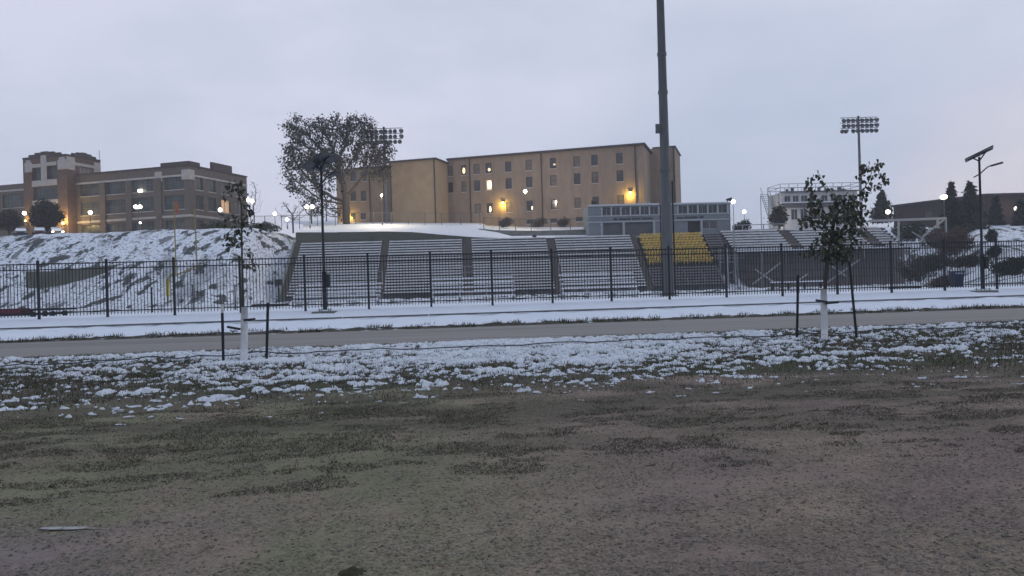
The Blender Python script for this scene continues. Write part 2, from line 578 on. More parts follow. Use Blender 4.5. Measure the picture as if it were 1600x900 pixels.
def damp_and_moss(m):
    """dark damp soil along the verge and a mossy tint over the left of the lot"""
    t = m.node_tree
    b = t.nodes['Principled BSDF']
    src = b.inputs['Base Color'].links[0].from_socket
    tcn = N(t, 'ShaderNodeTexCoord')
    sp = N(t, 'ShaderNodeSeparateXYZ')
    t.links.new(tcn.outputs['Object'], sp.inputs[0])
    cn = N(t, 'ShaderNodeMath', operation='MULTIPLY_ADD')
    cn.inputs[1].default_value = -MS
    t.links.new(sp.outputs['X'], cn.inputs[0])
    t.links.new(sp.outputs['Y'], cn.inputs[2])

    def noise(scale, st, off):
        mpn = N(t, 'ShaderNodeMapping')
        mpn.inputs['Scale'].default_value = st
        mpn.inputs['Location'].default_value = off
        t.links.new(tcn.outputs['Object'], mpn.inputs['Vector'])
        n = N(t, 'ShaderNodeTexNoise', i_Scale=scale, i_Detail=8.0, i_Roughness=0.65)
        t.links.new(mpn.outputs[0], n.inputs['Vector'])
        return n.outputs['Fac']

    def rng_(sock, lo, hi, to=1.0):
        r = N(t, 'ShaderNodeMapRange', interpolation_type='SMOOTHSTEP')
        r.inputs['From Min'].default_value, r.inputs['From Max'].default_value = lo, hi
        r.inputs['To Max'].default_value = to
        t.links.new(sock, r.inputs['Value'])
        return r.outputs[0]

    def mul(a, c):
        q = N(t, 'ShaderNodeMath', operation='MULTIPLY')
        t.links.new(a, q.inputs[0])
        t.links.new(c, q.inputs[1])
        return q.outputs[0]

    def over(cur, fac, ca, cb, nsock):
        cr = N(t, 'ShaderNodeMix', data_type='RGBA')
        cr.inputs[6].default_value, cr.inputs[7].default_value = (*ca, 1), (*cb, 1)
        t.links.new(rng_(nsock, .35, .65), cr.inputs[0])
        mx = N(t, 'ShaderNodeMix', data_type='RGBA')
        t.links.new(fac, mx.inputs[0])
        t.links.new(cur, mx.inputs[6])
        t.links.new(cr.outputs[2], mx.inputs[7])
        return mx.outputs[2]
    fine = noise(17, ONE, (0, 0, 0))
    # moss, left of the middle
    f = mul(mul(rng_(sp.outputs['X'], 0.4, -1.4), rng_(noise(.5, ONE, (7, 2, 0)), .36, .56)), rng_(fine, .25, .6, .75))
    cur = over(src, f, (.150, .180, .085), (.200, .218, .118), fine)
    # russet soil on the right
    f = mul(rng_(sp.outputs['X'], -0.4, 1.6), rng_(noise(.45, ONE, (1, 9, 0)), .36, .56, .85))
    cur = over(cur, f, (.215, .155, .135), (.265, .200, .176), fine)
    # mauve brown soil in the near left corner
    f = mul(mul(rng_(sp.outputs['X'], -1.5, -2.6), rng_(cn.outputs[0], 6.6, 5.2)), rng_(noise(.6, ONE, (5, 5, 0)), .34, .52, .85))
    cur = over(cur, f, (.215, .165, .158), (.26, .21, .20), fine)
    # damp soil and dead moss towards the grass
    band = rng_(cn.outputs[0], 5.6, 9.6)
    f = mul(band, rng_(noise(.8, (.45, 1.25, 1), (3, 3, 0)), .36, .56, .85))
    cur = over(cur, f, (.080, .078, .045), (.125, .105, .078), fine)
    t.links.new(cur, b.inputs['Base Color'])


damp_and_moss(M_LOT)

# large sheet to the horizon
hz = MB().box(-900, 900, -700, 1400, -7.2, 30)  # veil volume added to lift the blacks, no real mist here
hm = bpy.data.materials.new('added_haze_volume')
hm.use_nodes = True
hm.node_tree.nodes.clear()
hv = N(hm.node_tree, 'ShaderNodeVolumePrincipled')
hv.inputs['Color'].default_value = (.88, .90, .96, 1)
hv.inputs['Density'].default_value = 0.0009
hv.inputs['Anisotropy'].default_value = 0.0
ho = N(hm.node_tree, 'ShaderNodeOutputMaterial')
hm.node_tree.links.new(hv.outputs[0], ho.inputs['Volume'])
hob = hz.build('added_haze', hm)
hob['kind'] = 'stuff'
tag(hob, 'thin pale veil added to lift the dark tones of far buildings and hill', 'added_haze')
g = MB()
g.quad((-880, -680, -6), (880, -680, -6), (880, 1380, -6), (-880, 1380, -6))
structure(g.build('ground', M_FIELD))


def zlot(X, Y, C, C0=None):
    C0 = C if C0 is None else C0
    return znear(C) + 0.022 * fbm(X * .5, Y * .5, 3) * sstep(-40, 0, C0) + 0.012 * fbm(X * 2.3, Y * 2.3, 3) * sstep(2, 5, C0) * (1 - sstep(11.0, 11.9, C0))


structure(grid('parking_lot', span(-12, 14, .10, -70, 70, 2.0), np.append(span(2.5, 12.0, .08, -40, 12.01, 1.0), [12.3]), zlot, M_LOT, warp=True, drop=12.05))


def zverge(X, Y, C, C0=None):
    C0 = C if C0 is None else C0
    e = np.minimum(sstep(12.0, 12.8, C0), 1 - sstep(18.5, 19.4, C0))
    return znear(C) + e * (0.05 * fbm(X * .9, Y * .9, 4) + .02) + 0.022 * fbm(X * .5, Y * .5, 3) * (1 - sstep(12.0, 12.8, C0))


VU, VC = span(-14, 17, .06, -70, 70, 1.5), np.append(np.arange(12.0, 19.5, .06), [19.505])
structure(grid('grass_verge', VU, VC, zverge, M_VERGE, warp=True))


def snow_amount(X, C):
    """how much snow lies on the verge, in steps of the clump noise: thick in the middle, thinning out over the gravel"""
    Cw = C + .55 * pnoise(X * .45, C * .35)
    k = np.interp(Cw, [10.2, 10.9, 11.6, 12.3, 13.4, 15, 17, 19.4], [-3.0, -1.9, -1.35, -1.0, -.88, -.72, -.40, .0])
    k = k + .75 * pnoise(X * .6 + 31, C * 1.2) + .25 * pnoise(X * .22 - 7, C * .4)
    k += .95 * np.exp(-((X - 0.0) / 4.6) ** 2) * sstep(13.2, 14.6, C)
    k -= .40 * (1 - sstep(-7.5, -4.8, X)) * (1 - sstep(16.5, 18, C))
    k -= .35 * sstep(4.0, 6.5, X) * (1 - sstep(17.5, 19, C))
    # drifts left where snow was pushed together
    for (x0, c0, rx, rc, am) in ((-5.2, 16.75, .75, .35, 2.6), (-2.9, 13.3, .75, .16, 2.4), (-.2, 13.35, .6, .18, 2.0), (8.0, 13.9, .75, .22, 2.6),
                                 (-5.9, 12.75, .5, .2, 1.8), (1.7, 12.9, .6, .18, 1.6), (4.6, 13.2, .8, .2, 1.4), (6.6, 14.0, .9, .3, 1.2),
                                 (-6.6, 11.6, .5, .16, 1.5), (-4.1, 11.75, .35, .14, 1.6), (-7.8, 11.9, .5, .18, 1.4)):
        k += am * np.exp(-((X - x0) / rx) ** 2 - ((C - c0) / rc) ** 2)
    return k


def zsnow(X, Y, C):
    n = fbm(X * 1.3, Y * 2.4, 2, .6) * .62 + .85 * fbm(X * 5.6, Y * 6.5, 2, .6) + .60 * fbm(X * 13, Y * 13, 1)
    k = n / .54 + snow_amount(X, C) + .10
    e = np.minimum(sstep(10.3, 10.7, C), 1 - sstep(19.0, 19.5, C))
    h = np.where(k > 0, np.minimum(.008 + .030 * k, .050 + .008 * k), np.maximum(-.008 + .06 * k, -.12))
    lump = .008 * fbm(X * 14, Y * 14, 2)
    return zverge(X, Y, C) + (h + lump * (k > 0)) * e - .03 * (1 - e)


sn = grid('snow', span(-14, 17, .04, -40, 44, 1.5), np.arange(10.3, 19.58, .04), zsnow, M_CLUMP)
sn['kind'] = 'stuff'
tag(sn, 'patchy clumped snow lying on the grass verge before the road', 'snow')

structure(grid('road', np.arange(-120, 121, 2.0), np.array([19.5, 20.1, 21, 22, 23, 24, 25, 26.1]), lambda X, Y, C: znear(C) + 0 * X, M_ROAD))
structure(grid('road_shoulder', span(-24, 26, .15, -120, 120, 4), np.linspace(26.1, 26.9, 9),
               lambda X, Y, C: znear(C) + .05 * fbm(X * 2, Y * 2, 3) * sstep(26.12, 26.4, C) + .03 * sstep(26.6, 26.9, C) * 0, M_DIRT))
structure(grid('snow_bank', span(-24, 26, .25, -120, 120, 4), np.concatenate([np.arange(26.85, 36, .18), np.arange(36, 49.1, 1)]),
               lambda X, Y, C: znear(C) + (.05 * fbm(X * 1.1, Y * 1.1, 4) + .02) * sstep(26.8, 27.4, C) * (1 - .6 * sstep(29, 31, C)), M_BANK))
kb = MB()
for k in range(-40, 40):
    x0, x1 = k * 3.0 + .01, k * 3.0 + 2.99
    z = float(znear(28.95)) + .06
    a, b_ = Vector((x0, 28.92 + MS * x0, z)), Vector((x1, 28.92 + MS * x1, z))
    kb.bar(a, b_, .07, .055)
structure(kb.build('kerb', mat('dark_kerb', (.10, .105, .11), (.16, .165, .17), rough=.9)))


def zfield(X, Y, C):
    s = Y - .058 * X
    rough = sstep(60, 90, s) * (1 - sstep(98, 100, s) * (X > -32) * (X < 56))
    return terrain(X, Y) + rough * .22 * fbm(X * .35, Y * .35, 4) + .03 * fbm(X * .8, Y * .8, 2)


structure(grid('field', span(-62, 70, .7, -260, 260, 8), np.concatenate([np.arange(49, 126, .7), np.arange(126, 330, 10)]), zfield, M_FIELD, slope=0.12))

# faded paint stroke on the gravel
pm = MB()
pts_n = 26
top, bot = [], []
for i in range(pts_n + 1):
    px = 62 + i * (190 - 62) / pts_n
    p = Vector((0, 0, 0))
    a, b = ray(px, 824)
    Yp = 1.6 / -b
    for _ in range(3):
        Yp = (EYE - float(znear(Yp - MS * a * Yp)) - .02) / -b
    wd = (.030 + .012 * rnd.random()) * (1 - .7 * (i / pts_n > .55)) * math.sin(math.pi * min(1, max(.06, (i + .5) / pts_n)) ** .6)
    zc = float(zlot(np.array([a * Yp]), np.array([Yp]), np.array([Yp - MS * a * Yp]))[0]) + .012
    top.append((a * Yp, Yp + wd, zc))
    bot.append((a * Yp, Yp - wd, zc))
for i in range(pts_n):
    pm.quad(bot[i], bot[i + 1], top[i + 1], top[i])
structure(pm.build('painted_marking', mat('faded_white_paint', (.40, .39, .38), (.22, .205, .19), scale=22, lo=.42, hi=.58)))

# ------------------------------------------------------------------ grass blades, pebbles (stuff)


def blades(n, sampler, hmin, hmax, wid, mats, name, label, lean=1.1):
    X, C, ok = sampler(n)
    X, C = X[ok], C[ok]
    n = len(X)
    Y = C + MS * X
    Z = zverge(X, Y, C) if sampler is not s_shoulder else znear(C)
    h = rng.uniform(hmin, hmax, n)
    th = rng.uniform(0, 2 * np.pi, n)
    ln = rng.uniform(.1, lean, n) * h
    lt = rng.uniform(0, 2 * np.pi, n)
    w = wid * rng.uniform(.6, 1.3, n)
    V = np.zeros((n, 3, 3))
    V[:, 0] = np.stack([X - w * np.cos(th), Y - w * np.sin(th), Z - .02], 1)
    V[:, 1] = np.stack([X + w * np.cos(th), Y + w * np.sin(th), Z - .02], 1)
    V[:, 2] = np.stack([X + ln * np.cos(lt), Y + ln * np.sin(lt), Z + h], 1)
    o = mesh_np(name, V.reshape(-1, 3), np.arange(3 * n).reshape(-1, 3), mats, smooth=False, mi=rng.integers(0, len(mats), n))
    return stuff(o, label, 'grass')


def s_verge(n):
    X = rng.uniform(-13, 17, n)
    C = 10.6 + 8.85 * rng.random(n) ** .85
    p = fbm(X * 1.3, C * 1.3, 3) * .6 + .60 - .22 * np.clip(snow_amount(X, C), -.8, 1.2)
    p *= sstep(10.6, 13.6, C + .9 * pnoise(X * .5, C * .8)) * .9 + .05
    return X, C, rng.random(n) < p


def s_shoulder(n):
    X = rng.uniform(-20, 24, n)
    C = rng.uniform(26.3, 27.1, n)
    return X, C, fbm(X * 1.2, C, 3) > .05


GB = [mat('blade_dark_green', (.038, .048, .024), (.058, .066, .033)), mat('blade_olive', (.085, .08, .05), (.11, .10, .065)),
      mat('blade_straw', (.14, .12, .08), (.11, .095, .062)), mat('blade_dark', (.02, .022, .014), (.035, .035, .022))]
blades(230000, s_verge, .02, .075, .0085, GB, 'grass', 'dark grass blades poking through the snow on the verge')
blades(9000, s_shoulder, .04, .16, .016, GB, 'weeds', 'dark low weeds along the far edge of the road')


def scatter_stones(n, name, label, mats, smin, smax, cmin, cmax, flat=.5):
    V, Fq, mi = [], [], []
    base = np.array([(1, 0, 0), (-1, 0, 0), (0, 1, 0), (0, -1, 0), (0, 0, 1), (0, 0, -1)], float)
    tri = np.array([(0, 2, 4), (2, 1, 4), (1, 3, 4), (3, 0, 4), (2, 0, 5), (1, 2, 5), (3, 1, 5), (0, 3, 5)])
    C = cmin + (cmax - cmin) * rng.random(n) ** 1.25
    X = (rng.random(n) - .5) * 2.1 * C + .05 * C
    Y = C + MS * X
    Z = zlot(X, Y, C)
    for i in range(n):
        s_ = rng.uniform(smin, smax) * (1 + .5 * (rng.random() > .93))
        v = base * s_ * rng.uniform(.6, 1.4, (6, 1))
        t = rng.uniform(0, 6.28)
        R = np.array([[math.cos(t), -math.sin(t), 0], [math.sin(t), math.cos(t), 0], [0, 0, flat]])
        v = v @ R.T
        Fq.append(tri + 6 * i)
        V.append(v + (X[i], Y[i], Z[i] + .2 * s_))
        mi += [int(rng.integers(0, len(mats)))] * 8
    o = mesh_np(name, np.concatenate(V), np.concatenate(Fq), mats, smooth=False, mi=mi)
    return stuff(o, label, 'gravel')


GR = [mat('stone_pale', (.30, .28, .255), (.24, .225, .205)), mat('stone_mid', (.17, .155, .14), (.14, .13, .12)),
      mat('stone_dark', (.10, .09, .08), (.13, .115, .10)), mat('stone_olive', (.13, .125, .095), (.16, .15, .115)),
      mat('stone_brown', (.13, .105, .09), (.16, .13, .11))]
scatter_stones(36000, 'gravel', 'loose small stones and crumbs scattered over the gravel lot', GR, .003, .0125, 3.0, 12.0)


def lot_blades():
    """short matted grass growing in patches in the gravel"""
    X, C = [], []
    patches = [(at(235, 705, 1), 1), (at(400, 708, 1), .6), (at(120, 665, 1), .7), (at(590, 700, 1), .5), (at(70, 700, 1), .7), (at(330, 650, 1), .9),
               (at(560, 640, 1), .9), (at(700, 655, 1), .6), (at(850, 675, 1), .5), (at(1080, 690, 1), .5), (at(1230, 662, 1), .6), (at(1440, 650, 1), .6),
               (at(1180, 640, 1), .5), (at(950, 640, 1), .5), (at(1320, 675, 1), .4), (at(800, 700, 1), .5), (at(20, 640, 1), .8), (at(470, 655, 1), .8), (at(1560, 620, 1), .6)]
    for p, am in patches:
        b = p.z - EYE
        Yc = EYE / -b * .93
        n = int(1500 * am)
        q = rng.normal(0, 1, (n, 2))
        xx, cc = p.x * Yc + q[:, 0] * .55 * am, Yc - MS * p.x * Yc + q[:, 1] * .30 * am
        kk = fbm(xx * 2.2, cc * 3.5, 3) > -.05
        X.append(xx[kk]); C.append(cc[kk])
    n = 210000
    c = 6.4 + 4.6 * rng.random(n)
    x = (rng.random(n) - .48) * 2.1 * c
    keep = fbm(x * .8 + 40, c * 1.7, 4, .6) - .10 * np.abs(c - 8.6) + .10 * (x < 0) > .02
    X.append(x[keep]); C.append(c[keep])
    # thin all-over cover near the verge
    n = 34000
    c = 5 + 7.2 * rng.random(n) ** .6
    x = (rng.random(n) - .48) * 2.1 * c
    keep = fbm(x * .5, c * 1.1, 4) + .32 * sstep(8, 11.5, c) > .22
    X.append(x[keep]); C.append(c[keep])
    X, C = np.concatenate(X), np.concatenate(C)
    C = np.minimum(C, 12.3)
    n = len(X)
    Y = C + MS * X
    Z = zlot(X, Y, C)
    h = rng.uniform(.006, .022, n)
    th, lt = rng.uniform(0, 6.28, n), rng.uniform(0, 6.28, n)
    w = .006 * rng.uniform(.6, 1.4, n)
    ln = rng.uniform(.4, 2.2, n) * h
    V = np.zeros((n, 3, 3))
    V[:, 0] = np.stack([X - w * np.cos(th), Y - w * np.sin(th), Z - .005], 1)
    V[:, 1] = np.stack([X + w * np.cos(th), Y + w * np.sin(th), Z - .005], 1)
    V[:, 2] = np.stack([X + ln * np.cos(lt), Y + ln * np.sin(lt), Z + h], 1)
    LB = [mat('matted_green', (.050, .062, .030), (.07, .078, .04)), mat('matted_olive', (.085, .08, .055), (.11, .10, .07)), mat('matted_brown', (.095, .075, .058), (.07, .058, .046))]
    o = mesh_np('matted_grass', V.reshape(-1, 3), np.arange(3 * n).reshape(-1, 3), LB, smooth=False, mi=rng.integers(0, 3, n))
    stuff(o, 'short matted grass growing in dark patches on the gravel lot', 'grass')


lot_blades()


def straw():
    """dead grass lying flat all over the gravel"""
    n = 280000
    c = 3.3 * (12.4 / 3.3) ** rng.random(n)
    x = (rng.random(n) - .48) * 2.1 * c
    keep = fbm(x * .9 - 13, c * 1.6, 4, .6) > rng.normal(-.25, .35, n)
    x, c = x[keep], c[keep]
    n = len(x)
    y = c + MS * x
    z = zlot(x, y, c)
    th = rng.uniform(0, 6.28, n)
    L = rng.uniform(.012, .04, n)
    w = rng.uniform(.0012, .0028, n) + .00012 * c
    h = rng.uniform(.001, .010, n)
    dx, dy = np.cos(th) * L, np.sin(th) * L
    V = np.zeros((n, 3, 3))
    V[:, 0] = np.stack([x - np.sin(th) * w, y + np.cos(th) * w, z + .001], 1)
    V[:, 1] = np.stack([x + np.sin(th) * w, y - np.cos(th) * w, z + .003], 1)
    V[:, 2] = np.stack([x + dx, y + dy, z + h], 1)
    SB = [mat('straw_tan', (.33, .29, .225), (.27, .235, .185)), mat('straw_grey', (.24, .225, .19), (.20, .185, .155)), mat('straw_green', (.15, .16, .095), (.19, .19, .125)),
          mat('straw_dark', (.08, .07, .055), (.11, .095, .075))]
    SB.append(mat('straw_russet', (.17, .125, .105), (.21, .16, .135)))
    gq = .15 + .40 * (1 - sstep(-.6, 1.2, x + .5 * pnoise(x * .8, c * .8))) * sstep(-.62, -.38, x / c + .1 * pnoise(c * 2, x))
    u = rng.random(n)
    mi = np.where(u < gq, 2, np.where(u < gq + .22, 0, np.where(u < gq + .36, 1, np.where(u < gq + .46, 3, 4))))
    o = mesh_np('dead_grass', V.reshape(-1, 3), np.arange(3 * n).reshape(-1, 3), SB, smooth=False, mi=mi)
    stuff(o, 'dead grass blades lying flat all over the gravel lot', 'grass')


straw()


def crumbs():
    V, Fq = [], []
    base = MB().ball((0, 0, 0), 1, 7, 5)
    bv, bf = np.array(base.v), np.array(base.f)
    spots = []
    for px, py, r in ((655, 622, .05), (668, 622, .07), (340, 622, .09), (325, 625, .06), (355, 620, .06), (420, 652, .04), (200, 652, .04), (186, 664, .035), (238, 652, .03),
                      (700, 590, .05), (1020, 614, .05), (1213, 590, .05), (1300, 586, .05), (1440, 592, .05), (1500, 590, .05), (185, 641, .05), (60, 632, .06), (815, 612, .05),
                      (20, 628, .07), (130, 628, .06), (240, 628, .06), (280, 655, .04), (890, 612, .04), (575, 610, .05), (640, 660, .025), (502, 646, .025), (910, 626, .03), (958, 600, .06)):
        spots.append((px, py, r))
    for i in range(70):
        px = rnd.uniform(-20, 1620)
        y0 = 628 - .012 * px - .018 * max(0, px - 800)
        spots.append((px, y0 + rnd.gauss(0, 8) - 3, rnd.uniform(.010, .030)))
    for px, py, r in spots:
        a, b = ray(px, py)
        Yp = EYE / -b
        for _ in range(5):
            Yp = (EYE - float(znear(Yp - MS * a * Yp))) / -b
        x = a * Yp
        z = float(znear(Yp - MS * x))
        for j in range(6):
            rr = r * rnd.uniform(.22, .55)
            v = bv * np.array([rr * rnd.uniform(.9, 1.7), rr, rr * .55]) * (1 + .5 * rng.normal(0, 1, (len(bv), 1)) * .5)
            v = v + (x + rnd.gauss(0, r * .8), Yp + rnd.gauss(0, r * .6), z + rr * .35)
            Fq.append(bf + len(bv) * len(V))
            V.append(v)
    o = mesh_np('snow_crumbs', np.concatenate(V), np.concatenate(Fq), M_CLUMP)
    stuff(o, 'small lumps of melting snow along the edge of the gravel lot', 'snow')


crumbs()

# irrigation hose along the young trees
hs = MB()
pts = []
for i in range(140):
    x = -13 + i * 30 / 139
    c = 17.45 + .06 * math.sin(x * .9) + .05 * math.sin(x * 2.3 + 1)
    X_, C_ = np.array([x]), np.array([c])
    pts.append((x, c + MS * x, float(zverge(X_, C_ + MS * X_, C_)[0]) + .085 + .012 * math.sin(x * 3.1)))
hs.tube(pts, .014, 6)
tag(hs.build('irrigation_hose', mat('grey_black_hose', (.05, .055, .06), (.08, .085, .09)), smooth=True), 'thin dark hose lying along the snowy verge past both young trees', 'hose')

# ------------------------------------------------------------------ trees


def grow(root, stem, attract, step, di, dk, iters=90, tip=.012, power=2.35, jitter=.12):
    """grow limbs from a stem towards points spread through the crown"""
    P = [Vector(root)]
    par = [-1]
    for q in stem:
        q = Vector(q)
        n = max(1, int((q - P[-1]).length / step))
        a = P[-1].copy()
        for i in range(1, n + 1):
            P.append(a.lerp(q, i / n))
            par.append(len(P) - 2)
    pts = np.array([tuple(p) for p in P])
    par = list(par)
    A = np.array(attract, float)
    for it in range(iters):
        if len(A) == 0:
            break
        d = np.linalg.norm(A[:, None] - pts[None], axis=2)
        near = d.argmin(1)
        dist = d[np.arange(len(A)), near]
        act = dist < (di if it > 0 else 1e9)
        if not act.any():
            act = dist < dist.min() * 1.2
        newp, newpar = [], []
        for i in np.unique(near[act]):
            sel = act & (near == i)
            v = (A[sel] - pts[i])
            v = (v / np.linalg.norm(v, axis=1, keepdims=True)).mean(0) + rng.normal(0, jitter, 3)
            L = np.linalg.norm(v)
            if L < 1e-3:
                continue
            newp.append(pts[i] + v / L * step)
            newpar.append(int(i))
        if not newp:
            break
        pts = np.concatenate([pts, np.array(newp)])
        par += newpar
        d2 = np.linalg.norm(A[:, None] - np.array(newp)[None], axis=2).min(1)
        A = A[d2 > dk]
    n = len(pts)
    rp = np.zeros(n)
    nch = np.zeros(n, int)
    for i in range(n):
        if par[i] >= 0:
            nch[par[i]] += 1
    for i in range(n - 1, -1, -1):
        if nch[i] == 0:
            rp[i] = tip ** power
        if par[i] >= 0:
            rp[par[i]] += rp[i]
    return pts, par, rp ** (1 / power), nch


def limbs(pts, par, rad, mb, sides=5, rmax=None):
    for i in range(1, len(pts)):
        p = par[i]
        r0, r1 = rad[p], rad[i]
        if rmax:
            r0, r1 = min(r0, rmax), min(r1, rmax)
        r0 = min(r0, r1 * 1.35)
        mb.tube([pts[p], pts[i]], [r0, r1], sides if r1 > .03 else 3, cap=False)


def leaf_quads(cent, size, droop=0.0, squash=1.0):
    """pointed leaf faces, random or hanging"""
    n = len(cent)
    s_ = size * rng.uniform(.6, 1.35, n)[:, None]
    d = rng.normal(0, 1, (n, 3))
    d[:, 2] -= droop * 2.2
    d /= np.linalg.norm(d, axis=1, keepdims=True)
    r = rng.normal(0, 1, (n, 3))
    w = np.cross(d, r)
    w /= np.linalg.norm(w, axis=1, keepdims=True)
    nn = np.cross(d, w)
    w = w * .42 * squash
    V = np.zeros((n, 6, 3))
    V[:, 0] = cent
    V[:, 1] = cent + (d * .35 + w + nn * .12) * s_
    V[:, 2] = cent + (d * .78 + w * .6 + nn * .05) * s_
    V[:, 3] = cent + (d * 1.1) * s_ - nn * .10 * s_
    V[:, 4] = cent + (d * .78 - w * .6 + nn * .05) * s_
    V[:, 5] = cent + (d * .35 - w + nn * .12) * s_
    idx = np.arange(n)[:, None] * 6
    Fq = np.concatenate([idx + np.array([[0, 1, 2, 3]]), idx + np.array([[0, 3, 4, 5]])])
    return V.reshape(-1, 3), Fq


def ellipsoid_pts(c, r, n, hollow=.35):
    q = rng.normal(0, 1, (n, 3))
    q /= np.linalg.norm(q, axis=1, keepdims=True)
    q *= (hollow + (1 - hollow) * rng.random((n, 1)) ** .6)
    return np.array(c)[None] + q * np.array(r)[None]


def big_tree():
    Y0 = 121.0
    base = at(541, 353, Y0)
    base.z -= .6
    px = Y0 / F
    t = thing('tree', 'large old tree with dark sparse leaves and thick forked limbs, left of the tan building', 'tree', base)
    lobes = [((475, 235), 33, 36, 170), ((515, 205), 38, 28, 190), ((560, 200), 30, 24, 140), ((505, 255), 45, 32, 150), ((465, 280), 22, 26, 90), ((575, 235), 28, 32, 120),
             ((590, 262), 20, 28, 60), ((545, 240), 36, 34, 130), ((490, 315), 22, 24, 55), ((455, 262), 16, 24, 60), ((470, 205), 26, 22, 80), ((600, 225), 14, 22, 30), ((520, 325), 10, 18, 22)]
    A = []
    for (c, rx, ry, n) in lobes:
        w = at(c[0], c[1], Y0) - base
        w.y = rnd.uniform(-1.5, 1.5)
        A.append(ellipsoid_pts(w, (rx * px, max(rx, ry) * px * .9, ry * px), int(n * 1.5)))
    A = np.concatenate(A)
    L = lambda x, y: at(x, y, Y0) - base
    pts, par, rad, nch = grow((0, 0, 0), [L(541, 325), L(540, 305)], A, .60, 6.5, .95, tip=.048, power=2.12)
    mb = MB()
    limbs(pts, par, rad, mb, 6, .58)
    mb.build('trunk', M_BARK, t, smooth=True)
    tips = pts[(nch == 0) | ((rad < .06) & (rng.random(len(pts)) < .8))]
    c = np.repeat(tips, 34, 0) + rng.normal(0, .40, (len(tips) * 34, 3))
    V, Fq = leaf_quads(c, .27, .25)
    mesh_np('crown', V, Fq, [M_LEAFD, M_LEAFO], t, smooth=False, mi=(rng.random(len(Fq)) < .3).astype(int))


big_tree()


def bare_tree(px, py, Y, hpx, wpx, label, name='bare_tree', leaves=0, lm=None, lsize=.25, lean=0, den=1.0, zdrop=.6):
    base = at(px, py, Y)
    base.z -= zdrop
    k = Y / F
    h, w = hpx * k + zdrop, wpx * k
    t = thing(name, label, 'tree', base)
    n = int(130 * den)
    A = ellipsoid_pts((lean * k, 0, h * .64), (w / 2, w / 2, h * .37), n, .2)
    pts, par, rad, nch = grow((0, 0, 0), [(lean * k * .1, 0, h * .22)], A, max(.22, h * .035), h, h * .05, tip=.02, power=2.2)
    mb = MB()
    limbs(pts, par, rad, mb, 5, .25)
    mb.build('trunk', M_BARK, t, smooth=True)
    if leaves:
        tips = pts[(nch == 0) | (rad < .04)]
        c = np.repeat(tips, leaves, 0) + rng.normal(0, lsize * 1.1, (len(tips) * leaves, 3))
        V, Fq = leaf_quads(c, lsize, .3)
        mesh_np('crown', V, Fq, lm or M_LEAFO, t, smooth=False)
    return t


def conifer(px, py, Y, hpx, wpx, label, slim=1.0):
    base = at(px, py, Y)
    base.z -= .4
    k = Y / F
    h, w = hpx * k + .4, wpx * k / 2
    t = thing('conifer', label, 'tree', base)
    MB().tube([(0, 0, 0), (0, 0, h * .98)], [.2, .02], 6).build('trunk', M_BARK, t)
    n = 3200
    q = rng.random(n) ** .75
    z = h * (.06 + .94 * (1 - q) ** 1.0)
    env = w * np.clip((1 - z / h) ** .75 * 1.25, .03, 1) * (.8 + .2 * np.sin(z * 5 / h * 6.28))
    th = rng.uniform(0, 6.28, n)
    r = env * rng.random(n) ** .45 * (1 + .22 * np.sin(th * 5 + z * 3))
    c = np.stack([r * np.cos(th), r * np.sin(th), z], 1)
    V, Fq = leaf_quads(c, .42, .35, .7)
    mesh_np('crown', V, Fq, M_NEEDLE, t, smooth=False)
    return t


def shrub(px, py, Y, hpx, wpx, label, m, name='shrub', n=1500, size=.22, twig=True):
    base = at(px, py, Y)
    base.z -= .25
    k = Y / F
    h, w = hpx * k + .25, wpx * k
    t = thing(name, label, 'shrub', base)
    A = ellipsoid_pts((0, 0, h * .5), (w / 2, min(w / 2, 2.0), h * .5), n, .1)
    A[:, 2] += .12 * h * np.sin(A[:, 0] * 2.4)
    A = A[A[:, 2] > 0.02]
    mb = MB()
    for i in range(40):
        e = Vector(A[rnd.randrange(len(A))])
        s0 = Vector((e.x * .5, e.y * .5, 0))
        mb.tube([s0, s0.lerp(e, .5) + Vector((0, 0, .1 * h)), e * 1.05], [.03, .02, .008], 3, cap=False)
    mb.build('stem', M_BARK, t)
    V, Fq = leaf_quads(A, size, .1, .8)
    mesh_np('crown', V, Fq, m, t, smooth=False)
    return t


bare_tree(397, 352, 116, 72, 30, 'bare slender tree at the right end of the brick building', lean=3, den=.8)
bare_tree(458, 358, 118, 48, 58, 'small bare spreading tree beside the walkway lamps on the hill', den=.9)
bare_tree(487, 352, 130, 60, 50, 'bare tree behind the twin lamp left of the big leafy tree', den=.9)
bare_tree(510, 340, 125, 90, 34, 'half bare tree tucked under the left side of the big tree crown', leaves=5, lm=M_LEAFD, lsize=.28, den=.7, name='tree')
bare_tree(72, 366, 119, 52, 46, 'round dense dark tree in front of the brick tower', leaves=34, lm=M_LEAFD, lsize=.24, name='tree', den=1.3)
bare_tree(14, 366, 119, 36, 34, 'low pale leafed tree left of the brick tower', leaves=20, lm=M_LEAFO, lsize=.24, name='tree')
conifer(1379, 345, 135, 46, 36, 'dark bushy conifer behind the right young tree crown')
conifer(1488, 375, 112, 90, 40, 'dark conifer behind the tall lamp post, the left of the close pair')
conifer(1518, 375, 110, 92, 50, 'tall pointed dark conifer, the right one of the close pair by the brick hall')
conifer(1557, 358, 122, 52, 22, 'slim dark conifer against the front of the long low brick hall')
conifer(1597, 358, 118, 46, 30, 'dark conifer at the right edge of the picture before the brick hall')
shrub(1490, 395, 92, 38, 62, 'wide brown leafless brush on the slope below the conifers', M_BRUSH, n=3200)
shrub(1462, 383, 100, 26, 30, 'reddish brown brush by the white steel rail frame', M_BRUSH)
shrub(1549, 373, 86, 14, 16, 'small round dark shrub on the snowy slope at right', M_NEEDLE, n=700)
shrub(1553, 396, 62, 12, 24, 'low dark shrub just above the fence rail at right', M_NEEDLE, n=700, size=.14)
